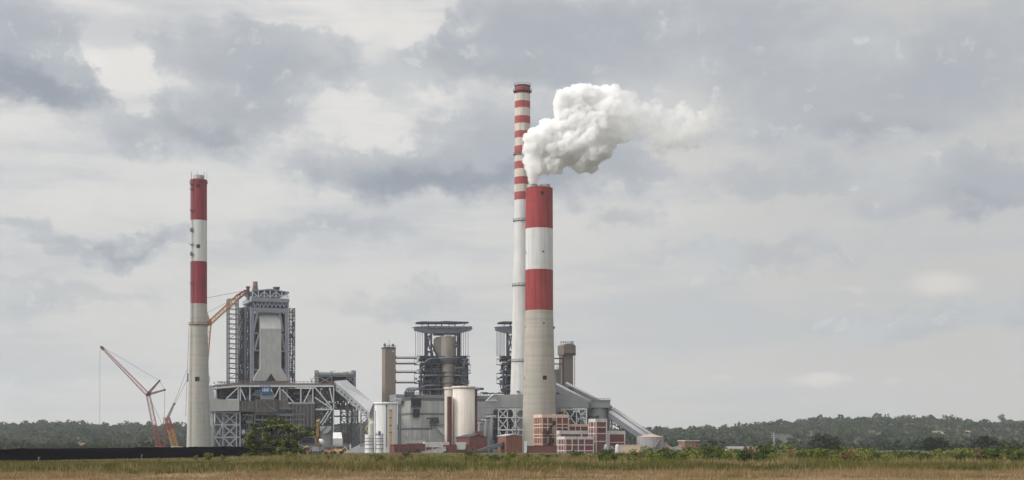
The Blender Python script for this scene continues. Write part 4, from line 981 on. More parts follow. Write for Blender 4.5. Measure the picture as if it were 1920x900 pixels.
# ------------------------------------------------------------------ flue ducts beside the smoking chimney
def flue_ducts():
    Y = 944
    t = thing('flue_duct', 'grey boxed flue duct on white trestles running left from the smoking chimney', 'flue duct', (Xp(940, Y), Y, 0), 'boxed flue ducts of the central chimney')
    P = lambda a, b, d=0: W(a, b, Y + d)
    mb = MB(); mb.prism([P(893, 753.5), P(911, 752.5), P(925.5, 740), P(990, 739), P(990, 764.5), P(893, 764.5)], Vector((0, 10, 0))); mb.build('casing', 'ductg', t)
    mb = MB(); mb.prism([P(911, 752.2, -2.5), P(925, 739.8, -2.5), P(944, 739.8, 3), P(932, 752.2, -.3)], Vector((0, .8, .5))); mb.build('sloped_roof', 'white', t)
    mb = MB(); mb.prism([P(893, 765), P(924, 765), P(924, 842), P(893, 842)], Vector((0, 10, 0))); mb.build('ash_hopper', 'ductg', t)
    mb = MB(); f = Frame(933, Y, 0)
    for px in (934.5, 951.5, 966.5, 981.5): f.box(mb, px - 1, px + 1, 764.6, None, 1, 2.4); f.box(mb, px - .8, px + .8, 764.6, None, 11, 12)
    for y in (767, 806): f.beam(mb, (933, y), (983, y), .9, .9); f.beam(mb, (933, y), (983, y), .7, 11.5)
    for y in (783, ): f.beam(mb, (933, y), (983, y), .6, .9)
    for a, b in ((934.5, 951.5), (959, 974)):
        for y0, y1 in ((767, 785), (785, 806), (806, 838)): f.beam(mb, (a, y0), (b, y1), .7, 1); f.beam(mb, (b, y0), (a, y1), .7, 1)
    f.box(mb, 966, 967.5, 767, 806, 0, .8)
    mb.build('trestle', 'steelw', t)
    mb = MB(); f.box(mb, 926, 960, 768, 842, 16, 22); f.clutter(mb, 922, 960, 768, 838, 4, 14, 120, .3, 1.0, nm=2); mb.build('pipework', ['dark', 'mid'], t)
    mb = MB(); f.box(mb, 959, 982, 768, 804, 20, 24); f.box(mb, 968, 984, 806, None, 14, 18); mb.build('panel', 'panelw', t)
    # right-hand branch
    t = thing('flue_duct', 'grey boxed flue duct running right from the smoking chimney to the conveyor house', 'flue duct', (Xp(1070, Y), Y, 0), 'boxed flue ducts of the central chimney'); mb = MB()
    mb.prism([P(1038, 739), P(1083, 740.5), P(1104, 752), P(1104, 764.5), P(1038, 764.5)], Vector((0, 12, 0))); mb.build('casing', 'ductg', t)
    mb = MB()
    for px in (1058, 1081, 1099): f.box(mb, px - 1, px + 1, 764.6, None, 1, 2.4); f.box(mb, px - .8, px + .8, 764.6, None, 10, 11)
    for y in (767.5, 797): f.beam(mb, (1056, y), (1100, y), .9, .9)
    for a, b in (((1058, 768), (1080, 796)), ((1080, 768), (1060, 796)), ((1099, 768), (1083, 790)), ((1083, 768), (1099, 796)), ((1081, 785), (1099, 785))): f.beam(mb, a, b, .75, .9)
    f.tower(mb, 1088, 1099, 768, 800, 4, 8, 7, .4, .3, 'x')
    mb.build('trestle', 'steelw', t)
    mb = MB(); f.box(mb, 1044, 1090, 772, None, 16, 24); f.clutter(mb, 1044, 1098, 767, 800, 3, 14, 90, .3, 1.0, nm=3); mb.build('pipework', ['dark', 'mid', 'lav'], t)
flue_ducts()
def vents():
    for px, py, w, l in ((939.5 - 10, 0, 0, ''),): pass
    data = [(911, 788.5, 9, 'lower of the two T-topped grey vent columns left of the white trestle'), (921, 782, 10, 'taller T-topped grey vent column left of the white trestle'), (899, 794, 8, 'short T-topped grey vent column beside the maroon strip of the cream silo')]
    f = Frame(905, 935, 0)
    for px, py, w, l in data:
        p = f.P(px, py, 0); t = thing('vent_column', l, 'vent', (p.x, p.y, 0), 'T-topped vent columns'); mb = MB()
        mb.tube([(p.x, p.y, 0), (p.x, p.y, p.z)], 1.1, 14); mb.build('pipe', 'ductg', t)
        mb = MB(); mb.tube([f.P(px - w, py + .5, 0), f.P(px + w, py - 1, 0)], 1.0, 12); mb.build('head', 'steel', t)
        mb = MB(); rail(mb, [f.P(px - w, py - 2, -1), f.P(px + w, py - 3, -1)], 1.0, .18, 1.5); mb.build('handrail', 'dark', t)
vents()

# ------------------------------------------------------------------ conveyors on the right
def conveyors_right():
    Y = 955; f = Frame(1100, Y, 0)
    t = thing('conveyor_house', 'grey conveyor transfer house at the bend of the two sloping conveyors, right of the chimneys', 'transfer house', (Xp(1120, Y), Y, 0)); mb = MB()
    f.box(mb, 1104.2, 1144.3, 751.5, 764.5, -2, 14); mb.build('casing', 'ductg', t)
    mb = MB(); f.box(mb, 1103, 1144.8, 749.8, 751.4, -2.6, 14.5); mb.build('roof', 'roofg', t)
    mb = MB(); rail(mb, [f.P(1104, 749.8, -2.2), f.P(1144, 749.8, -2.2)], 1.1, .2, 2); mb.build('roof_rail', 'mid', t)
    mb = MB(); c = f.P(1121, 780, 6); s = Y / FPX; mb.lathe(c.x, c.y, [(20.5 * s, -.2), (20.5 * s, f.P(1121, 764.6, 6).z)], 40); mb.build('bunker', 'ductg', t)
    mb = MB(); f.beam(mb, (1103, 783), (1122, 782), 1.0, -3); f.clutter(mb, 1103, 1123, 780, 785, -3.5, -1, 12, .3, .6); mb.build('walkway', 'dark', t)
    mb = MB(); f.tower(mb, 1142.5, 1148, 763, None, 0, 5, 12, .5, .35, 'x'); f.clutter(mb, 1140, 1149, 765, 790, -1, 4, 30, .3, .8); f.box(mb, 1144, 1147, 760, 768, 0, 2); mb.build('stair_tower', 'ductg', t)
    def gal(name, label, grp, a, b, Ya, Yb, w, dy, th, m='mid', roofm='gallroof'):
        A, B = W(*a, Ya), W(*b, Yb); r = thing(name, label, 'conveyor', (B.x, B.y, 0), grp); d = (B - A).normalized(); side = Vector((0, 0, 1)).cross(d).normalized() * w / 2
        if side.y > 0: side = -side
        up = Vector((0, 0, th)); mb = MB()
        mb.hexa([A + side - up, B + side - up, B - side - up, A - side - up, A + side, B + side, B - side, A - side]); cs = mb.build('casing', m, r)  # darker casing paints the shaded side under the lit roof
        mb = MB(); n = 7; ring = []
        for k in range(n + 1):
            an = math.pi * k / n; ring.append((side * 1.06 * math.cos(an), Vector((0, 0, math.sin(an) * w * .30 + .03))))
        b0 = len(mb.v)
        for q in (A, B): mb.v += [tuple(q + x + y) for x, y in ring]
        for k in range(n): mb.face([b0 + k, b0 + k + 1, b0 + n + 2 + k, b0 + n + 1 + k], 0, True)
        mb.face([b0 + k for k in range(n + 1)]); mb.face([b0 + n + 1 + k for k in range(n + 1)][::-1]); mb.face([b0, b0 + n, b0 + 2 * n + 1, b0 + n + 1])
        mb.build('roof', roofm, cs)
        return r, A, B, side, up
    g = 'sloping conveyors right of the chimneys'
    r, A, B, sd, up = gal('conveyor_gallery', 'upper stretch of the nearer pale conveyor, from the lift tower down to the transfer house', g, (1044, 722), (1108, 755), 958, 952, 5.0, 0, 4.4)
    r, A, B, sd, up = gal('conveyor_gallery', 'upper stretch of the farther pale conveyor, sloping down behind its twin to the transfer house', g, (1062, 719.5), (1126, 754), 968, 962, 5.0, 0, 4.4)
    mb = MB(); f2 = Frame(1050, 955, 0); f2.clutter(mb, 1043, 1072, 726, 739, 4, 14, 60, .3, .8, nm=1)
    f2.box(mb, 1043, 1070, 728, 740, 12, 16); mb.build('support_frame', 'dark', r)
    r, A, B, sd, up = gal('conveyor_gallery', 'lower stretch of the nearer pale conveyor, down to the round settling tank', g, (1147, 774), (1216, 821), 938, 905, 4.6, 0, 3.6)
    mb = MB()
    for k in range(10):
        q = A.lerp(B, k / 10) - up; q2 = A.lerp(B, (k + 1) / 10) - up; lo = Vector((0, 0, -3.4)) * (1 - k / 14)
        mb.beam(q + lo, q2 + lo * .93, .5); mb.beam(q, q2 + lo * .93, .4); mb.beam(q + lo, q, .4)
    for k in (.22, .42, .62):
        q = A.lerp(B, k) - up; mb.beam((q.x, q.y, 0), q, .6); mb.beam((q.x + 3.5, q.y + 3, 0), q + Vector((2.5, 2, -1)), .5); mb.beam((q.x, q.y, 3), q + Vector((3, 2.5, -3)), .4); mb.beam((q.x + 3.5, q.y + 3, 3), q + Vector((0, 0, -2)), .4)
    mb.build('support_truss', 'dark', r)
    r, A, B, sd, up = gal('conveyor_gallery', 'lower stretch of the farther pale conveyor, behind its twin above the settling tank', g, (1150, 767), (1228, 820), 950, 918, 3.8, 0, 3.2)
    # settling tank
    Yt = 885; x = Xp(1219, Yt); s = Yt / FPX; t = thing('settling_tank', 'round pale settling tank with a low conical roof at the foot of the conveyors', 'tank', (x, Yt, 0)); mb = MB()
    mb.lathe(x, Yt, [(25.5 * s, -.2), (25.2 * s, Zp(819.5, Yt))], 48); mb.build('shell', M['tankc'], t)
    mb = MB(); mb.lathe(x, Yt, [(25.6 * s, Zp(819.4, Yt)), (24 * s, Zp(819, Yt)), (8 * s, Zp(814.6, Yt)), (.5, Zp(814, Yt))], 48); mb.build('roof', 'pink', t)
    mb = MB(); mb.beam(W(1238, 824, Yt - 7.5), W(1226, 842, Yt - 9.5), 1.4, 1.0); mb.build('stair', 'mid', t)
    mb = MB(); mb.box(Xp(1239, Yt), Xp(1243.5, Yt), Yt - 3, Yt, Zp(821, Yt), Zp(815.5, Yt)); mb.build('valve_box', 'weed3', t)
    mb = MB(); a = W(1243, 827, Yt + 2); b = W(1262, 840, Yt + 2); mb.prism([a, W(1243, 845, Yt + 2), W(1266, 845, Yt + 2), b], Vector((0, 6, 0))); mb.build('ramp', 'pink', t)
M['tankc'] = mat('stained_tank_concrete', (0.34, 0.325, 0.335), .9, .14, .25, streak=.35)
conveyors_right()

# ------------------------------------------------------------------ brick buildings
def grid_facade(fm, f, u0, u1, z0, z1, ucols, zrows, w, out, v=0.0, along='u', top=0.0):
    """proud concrete grid on a facade; along='u' front, 'v' left end wall."""
    def bx(a0, a1, b0, b1, o=0.0):
        if along == 'u': f.ubox(fm, a0, a1, v - out - o, v + .02, b0, b1)
        else: f.ubox(fm, v - out - o, v + .02, a0, a1, b0, b1)
    for c in ucols: bx(c - w / 2, c + w / 2, z0, z1)
    for r, h in zrows: bx(u0, u1, r - h / 2, r + h / 2, .03)
def brick_building(name, label, cat, px0, px1, Y, th, pyt, D, cols, rows, brick, frame, w=.55, top=1.4, dcols=3, group=None, wins=(), windark='black', roofm='roofg', z1=None):
    f = Frame(px0, Y, th); L = f.U(px1); H = f.P((px0 + px1) / 2, pyt).z; t = thing(name, label, cat, f.at(L / 2, D / 2, 0), group)
    mb = MB(); f.ubox(mb, 0, L, 0, D, 0, H - .2); wall = mb.build('wall', brick, t)
    mb = MB(); cu = [L * c for c in cols]; zr = [(H - top / 2 + .15, top)] + [(H * (1 - r), .55) for r in rows]
    grid_facade(mb, f, -.1, L + .1, 0, H, [w / 2 - .1] + cu + [L - w / 2 + .1], zr, w, .16, 0, 'u')
    grid_facade(mb, f, -.12, D, 0, H, [D * (i + .5) / dcols for i in range(dcols)] + [D - .3], zr, w * .8, .16, 0, 'v')
    mb.build('frame', frame, t)
    mb = MB(); f.ubox(mb, .3, L - .3, .3, D - .3, H - .15, H - .02); mb.build('roof', roofm, t)
    for c0, c1, r0, r1 in wins:
        mb = MB(); f.ubox(mb, L * c0, L * c1, -.12, .3, H * (1 - r1), H * (1 - r0)); mb.build('window', windark, wall)
    return t, f, L, H
def bricks():
    t, f, L, H = brick_building('brick_building', 'tall beige-framed brick office block with a black fire escape, in front of the smoking chimney', 'office block', 1016.5, 1066, 880, 20, 777.5, 15, [.21, .41, .48, .54, .76], [.25, .34, .52, .60, .77], 'brickd', 'cframe', .55, 2.0, 5, None,
                                 [(.61, .70, .31, .40), (.81, .90, .31, .40)])
    mb = MB(); P = lambda a, b: f.P(a, b, -1.4)
    for a, b in (((1040.5, 792), (1027, 811)), ((1024, 811.5), (1038, 828)), ((1038, 825), (1028, 836)), ((1017, 812), (1030, 812)), ((1019, 835), (1036, 835)), ((1036, 790), (1042, 790))):
        mb.beam(P(*a), P(*b), .9, .5); mb.beam(P(a[0], a[1] - 3.2), P(b[0], b[1] - 3.2), .25); mb.beam(P(*a), P(a[0], a[1] - 3.2), .2); mb.beam(P(*b), P(b[0], b[1] - 3.2), .2)
        m_ = ((a[0] + b[0]) / 2, (a[1] + b[1]) / 2); mb.beam(P(*m_), P(m_[0], m_[1] - 3.2), .2)
    f.box(mb, 1037.5, 1041.8, 789.5, 796.5, -1.4, -.3); f.box(mb, 1019, 1036, 835.4, 842, -1.4, -.2)
    for px in (1024, 1037): mb.beam(P(px, 812), P(px, 843), .25)
    mb.build('fire_escape', 'black', t)
    mb = MB(); f.box(mb, 1039, 1042, 776.2, 777.6, 3, 6); mb.build('roof_hatch', 'cframe', t)
    brick_building('brick_building', 'low beige-framed brick wing between the tall office block and the white-topped tower', 'wing', 1066.8, 1103, 893, 20, 795.5, 10, [.33, .6], [.3, .75], 'brickd', 'cframe', .6, 1.6, 2)
    brick_building('brick_building', 'long white-topped brick hall behind the small white-framed block', 'hall', 1049, 1172, 872, 20, 808, 4.5, [.33, .5, .66, .735, .755], [.52, ], 'brick', 'wframe', .8, 2.2, 1, None, [(.775, .83, .68, .85), (.86, .96, .66, .90)], 'wframe')
    t, f, L, H = brick_building('brick_building', 'narrow white-topped brick stair tower rising above the long brick hall', 'stair tower', 1117, 1138, 866, 20, 785.5, 11, [], [.245, .43, .66], 'brick', 'wframe', .8, 2.1, 2, None, [(.30, .42, .28, .37), (.62, .74, .28, .37)])
    mb = MB(); f.ubox(mb, -.13, .3, 2, 9, H * .64, H * .79); mb.build('window', 'brickb', t)
    brick_building('brick_building', 'small white-framed brick block, nearest to the weeds right of the chimney foot', 'block', 1060, 1113.5, 850, 20, 819, 13, [.235, .45, .67], [.50, .86], 'brick', 'wframe', .65, 1.7, 3)
    for i, (px, py) in enumerate(((1050, 812), (1085, 812), (1114, 812), (1140, 812), (1117, 788), (1171, 812))):
        f = Frame(px, 858, 20); t = None
    # left group
    t, f, L, H = brick_building('brick_building', 'low flat red brick workshop with a row of windows, right of the white silo', 'workshop', 739, 774, 868, 22, 833.5, 9, [], [], 'brick', 'brick', .3, .5, 1, None, [(.07, .2, .4, .78), (.32, .45, .45, .8), (.58, .7, .45, .8), (.82, .94, .4, .75)], 'glass')
    t, f, L, H = brick_building('brick_building', 'square brick shed with a dark doorway between the workshop and the white-walled store', 'shed', 774.5, 797, 880, 12, 832.5, 8, [], [], 'brick', 'brick', .3, .5, 1, None, [(.28, .5, .55, .85)])
    t, f, L, H = brick_building('brick_building', 'long low store with white upper wall and brick panels in front of the cream silo', 'store', 797.5, 842, 890, 12, 829, 8, [.3, .6], [.95], 'brick', 'wframe', .5, 3.4, 1)
    t, f, L, H = brick_building('brick_building', 'low brick annex with a white gable behind the brick workshop', 'annex', 765, 798, 912, 12, 826, 8, [.45], [], 'brick', 'wframe', .5, 2.0, 1)
    brick_building('brick_building', 'plain brick block at the foot of the cream silo', 'block', 835, 856, 865, 12, 834.5, 8, [], [], 'brick', 'brick', .3, .4, 1)
    t, f, L, H = brick_building('brick_building', 'plain brick block with a pale green panel, under the pitched brick shed', 'block', 856.5, 894, 868, 12, 833.5, 8, [], [], 'brick', 'brick', .3, .4, 1)
    mb = MB(); f.box(mb, 855.5, 873, 829, 843, -.6, -.2); mb.build('panel', 'panelw', t)
    # pitched shed
    def pitched(label, px0, px1, pxl, Y, th, pye, pyr, D, wallm, roofm, thick=.5):
        f = Frame(px0, Y, th); L = f.U(px1); He = f.P(px0, pye).z; Hr = f.P((px0 + px1) / 2, pyr).z; t = thing('brick_shed', label, 'shed', f.at(L / 2, D / 2, 0)); mb = MB()
        mb.prism([f.at(0, 0, 0), f.at(L, 0, 0), f.at(L, 0, He), f.at(L / 2, 0, Hr), f.at(0, 0, He)], f.ey * D); mb.build('wall', wallm, t)
        mb = MB(); o = Vector((0, 0, .04)); h = Vector((0, 0, thick))
        for a, b in (((-.5, He - .2), (L / 2, Hr)), ((L / 2, Hr), (L + .5, He - .2))):
            mb.hexa([f.at(a[0], -.5, a[1]) + o, f.at(b[0], -.5, b[1]) + o, f.at(b[0], D + .5, b[1]) + o, f.at(a[0], D + .5, a[1]) + o, f.at(a[0], -.5, a[1]) + h, f.at(b[0], -.5, b[1]) + h, f.at(b[0], D + .5, b[1]) + h, f.at(a[0], D + .5, a[1]) + h])
        mb.build('roof', roofm, t)
        return t, f, L, He
    t, f, L, He = pitched('pitched brick shed with a dark roof, in front of the cream silo', 880, 911.5, 0, 888, 24, 820, 815.5, 22, 'brick', 'dark')
    mb = MB(); f.ubox(mb, -.1, .2, 4, 6, 3, 6); f.ubox(mb, -.1, .2, 10, 12, 3, 6); mb.build('window', 'pink', t)
    t, f, L, He = pitched('orange brick shed with a pale grey roof at the head of the small inclined conveyor', 949, 979.5, 0, 878, 24, 817.5, 815, 13, 'brickb', 'steel')
    mb = MB(); f.ubox(mb, -.1, .2, 3, 5, 2.5, 5.5); mb.build('window', 'black', t)
    t, f, L, H = brick_building('brick_building', 'tiny orange brick hut on the roofline behind the pitched brick shed', 'hut', 892.5, 906, 905, 12, 809, 6, [], [], 'brickb', 'brickb', .3, .4, 1)
    # far right hut
    t, f, L, H = brick_building('brick_building', 'isolated small brick hut with a pale roof, out to the right of the settling tank', 'hut', 1284.5, 1310, 890, 18, 827, 10, [], [], 'hutb', 'hutb', .3, .3, 1)
    mb = MB(); f.ubox(mb, -.5, L + .5, -.5, 10.4, H - .05, H + .55); mb.build('roof_slab', 'wframe', t)
    mb = MB(); f.ubox(mb, L * .25, L * .55, -1.2, -.02, H * .35, H * .42); mb.build('canopy', 'wframe', t); mb = MB(); f.ubox(mb, L * .3, L * .5, -.2, .2, 0, H * .34); mb.build('door', 'black', t)
    # small inclined conveyors
    for l, a, b, Ya, Yb, m in (('short grey inclined conveyor climbing to the orange brick shed', (893, 845), (943, 829), 872, 880, 'ductg'), ('short pale inclined conveyor climbing to the brick block below the cream silo', (790, 848), (836, 838.5), 858, 862, 'wframe'), ('short white inclined conveyor climbing to the isolated brick hut', (1256, 842), (1278, 836), 884, 888, 'wframe')):
        A, B = W(*a, Ya), W(*b, Yb); t = thing('inclined_conveyor', l, 'conveyor', (A.x, A.y, 0), 'small inclined conveyors'); mb = MB(); k = Vector((0, 5, 0)); h = Vector((0, 0, 2.4)); 
        A.z = max(A.z, .3) ; mb.hexa([A - h * .4, B - h, B - h + k, A - h * .4 + k, A, B, B + k, A + k]); mb.build('casing', 'mid' if m == 'ductg' else m, t)
        mb = MB(); o = Vector((0, -.3, .03)); mb.hexa([A + o, B + o, B + o + k, A + o + k, A + o * 1 + Vector((0, 0, .35)), B + o + Vector((0, 0, .35)), B + o + k + Vector((0, 0, .35)), A + o + k + Vector((0, 0, .35))]); mb.build('roof', 'steel' if m == 'ductg' else m, t)
        mb = MB(); mb.beam((B.x - 1, B.y + 2, 0), B + Vector((-1, 2, -1)), .7); mb.build('leg', 'mid', t)
    # yard items
    for l, px0, px1, py, Y, D, m in (('long cream yard wall left of the settling tank', 1163, 1200, 834.5, 870, 1.2, 'cframe'), ('dull red brick yard wall at the foot of the smoking chimney', 984, 1045, 836.5, 868, 1.0, 'brickd')):
        f = Frame(px0, Y, 4); mb = MB(); L = f.U(px1); h = f.P(px0, py).z; f.ubox(mb, 0, L, 0, D, -.1, h); f.ubox(mb, -.15, L + .15, -.15, D + .15, h + .002, h + .25); tag(mb.build('yard_wall', m, None, f.at(L / 2, 0, 0)), l, 'wall')
    for l, px, w, py, Y, m in (('rounded white tank in front of the long brick hall', 1157.5, 4.5, 833, 860, 'steelw'), ('rounded grey tank beside the weeds before the white-topped stair tower', 1136, 4, 833, 860, 'steel')):
        s = Y / FPX; x = Xp(px, Y); mb = MB(); h = Zp(py, Y); mb.lathe(x, Y, [(w * s, -.1), (w * s, h * .7), (w * s * .85, h * .85), (w * s * .3, h)], 24); tag(mb.build('yard_tank', m, None, (x, Y, 0)), l, 'tank')
    p = W(985.5, 828, 868); mb = MB(); mb.box(p.x - .8, p.x + .8, 867, 869, 0, p.z); mb.box(p.x - 1, p.x + 1, 866.8, 869.2, p.z, p.z + .3); tag(mb.build('white_kiosk', 'steelw', None, (p.x, 868, 0)), 'narrow white kiosk between the orange brick shed and the chimney foot', 'kiosk')
bricks()

# ------------------------------------------------------------------ works yard under the transfer tower
def yard():
    f = Frame(590, 900, 0)
    t = thing('works_container', 'white site container with a sloped top under the transfer tower', 'container', f.P(632, None, 4)); mb = MB()
    f.prism(mb, [(624, 822), (641.5, 822), (641.5, 835), (624, 835)], 0, 5); mb.build('body', 'duct', t)
    mb = MB(); mb.prism([f.P(624, 822, 0), f.P(641.5, 822, 0), f.P(640, 811.5, 4.5), f.P(624.5, 811.5, 4.5)], Vector((0, .3, .25))); mb.build('roof', 'whiteb', t)
    t = thing('yard_platform', 'long grey steel loading platform under the transfer tower', 'platform', f.P(620, None, -4)); mb = MB()
    f.box(mb, 566, 658, 835, 838, -6, 0); f.box(mb, 606, 656, 838.2, 842, -5, -1); mb.build('deck', 'mid', t)
    mb = MB()
    for px in (568, 583, 607, 632, 656): f.box(mb, px - .8, px + .8, 838, None, -5.4, -4)
    f.box(mb, 655, 658.5, 833, 842, -6.3, -6); mb.build('leg', 'steel', t)
    mb = MB(); rail(mb, [f.P(566, 835, -6), f.P(657, 835, -6)], 1.1, .14, 2); mb.build('railing', 'mid', t)
    # piling rig
    g = Frame(595, 640, 0); t = thing('piling_rig', 'orange-brown piling rig mast standing right of the big tree', 'piling rig', g.P(595, None, 0)); mb = MB()
    g.box(mb, 592.6, 597.8, 790, None, 0, 1.2); mb.build('mast', 'rigc', t)
    mb = MB(); g.beam(mb, (594, 790), (599, 786), .5, .5); g.box(mb, 593, 598.5, 787.5, 790, -.2, 1.4); mb.build('mast_head', 'yellow', t)
    mb = MB(); g.box(mb, 562, 597, 817.5, 820, -.6, .4); g.box(mb, 590.5, 594, 820.2, 850, -.5, .8); mb.build('arm', 'deck', t)
    mb = MB(); g.box(mb, 584, 600, 846, 852, -2, 3); mb.build('tracks', 'dark', t)
    mb = MB(); g.box(mb, 585, 598, 838, 846, -1, 2); mb.build('cab', 'ductg', t)
    # mixer
    t = thing('concrete_mixer', 'orange and white concrete mixer drum beside the piling rig', 'mixer', f.P(602, None, -20)); p = f.P(600.5, 830, -20); mb = MB()
    mb.lathe(0, 0, [(1.0, -2.6), (2.4, -1.2), (2.5, .4), (1.4, 2.2), (1.0, 2.5)], 20, [0, 0, 1, 1])
    rot = Matrix.Rotation(R(62), 4, 'Y'); mb.v = [tuple(rot @ Vector(v) + p) for v in mb.v]; mb.build('drum', ['orange', 'whiteb'], t)
    mb = MB(); f.box(mb, 592, 608, 838, 846, -22, -18); mb.build('chassis', 'mid', t)
    mb = MB()
    for px in (595, 605): q = f.P(px, 846, -22.3); mb.tube([q + Vector((0, 0, 0)), q + Vector((0, .6, 0))], .9, 14)
    mb.build('wheel', 'black', t)
    # excavators / loaders
    for l, px, Y, m, sc in (('yellow wheel loader parked behind the big tree', 560, 700, 'yellow', 1.25), ('yellow digger body on the yard left of the white container', 634, 690, 'yellow', 1.1), ('orange digger low in the weeds right of the piling rig', 617, 640, 'orange', .95), ('red tipper body low in the weeds left of the piling rig', 577, 640, 'cranered', .9)):
        x = Xp(px, Y); t = thing('digger', l, 'digger', (x, Y, 0), 'site machines in the works yard'); c = Vector((x, Y, 0)); mb = MB()
        b = lambda x0, x1, y0, y1, z0, z1: mb.box(x + x0 * sc, x + x1 * sc, Y + y0 * sc, Y + y1 * sc, z0 * sc, z1 * sc)
        b(-2.2, 1.8, -1.2, 1.2, 1.0, 2.3); mb.build('body', m, t); mb = MB(); b(-.6, 1.0, -1, 1, 2.32, 3.5); mb.build('cab', 'glass', t); mb = MB(); b(-.7, 1.1, -1.1, 1.1, 3.51, 3.7); mb.build('cab_roof', m, t)
        mb = MB()
        for dx in (-1.5, 1.3): mb.tube([(x + dx * sc, Y - 1.5 * sc, .75 * sc), (x + dx * sc, Y - .8 * sc, .75 * sc)], .75 * sc, 14); mb.tube([(x + dx * sc, Y + .8 * sc, .75 * sc), (x + dx * sc, Y + 1.5 * sc, .75 * sc)], .75 * sc, 14)
        mb.build('wheel', 'black', t)
        mb = MB(); mb.beam((x + 1.8 * sc, Y, 2 * sc), (x + 3.2 * sc, Y, 3.3 * sc), .4 * sc); mb.beam((x + 3.2 * sc, Y, 3.3 * sc), (x + 4.3 * sc, Y, 1.4 * sc), .35 * sc); mb.box(x + 3.9 * sc, x + 4.8 * sc, Y - .8 * sc, Y + .8 * sc, .7 * sc, 1.5 * sc); mb.build('arm', m, t)
    # gravel heap
    x, Yg = Xp(685, 925), 925.0; a = np.linspace(-1, 1, 40); A, Bq = np.meshgrid(a, a); rr = np.sqrt(A ** 2 + Bq ** 2)
    Z = np.maximum(0, 1 - rr) * 7.2 + (np.sin(A * 19) + np.sin(Bq * 23 + A * 9)) * .12 * (rr < 1) - .05
    V = np.stack([x + A * 14, Yg + Bq * 14, Z], -1).reshape(-1, 3); ii = np.arange(1600).reshape(40, 40); F = np.stack([ii[:-1, :-1], ii[:-1, 1:], ii[1:, 1:], ii[1:, :-1]], -1).reshape(-1, 4)
    tag(np_obj('gravel_heap', V, F, 'gravel', base=(x, Yg, 0)), 'grey gravel heap left of the small white silos', 'heap')
    f = Frame(646, 940, 0); t = thing('scrap_rack', 'dark red-brown rack of steel parts behind the white container', 'rack', f.P(650, None, 0)); mb = MB(); f.tower(mb, 643, 657, 811, None, 0, 4, 4, .5, .3, 'x'); mb.build('rack_frame', 'dark', t)
    mb = MB(); f.box(mb, 644, 650, 812, 830, .5, 3); f.box(mb, 651.5, 656, 812, 838, .5, 3); mb.build('load', 'maroon', t)
M['rigc'] = mat('rig_brown', (0.26, 0.145, 0.06), .7, .3, .5)
yard()

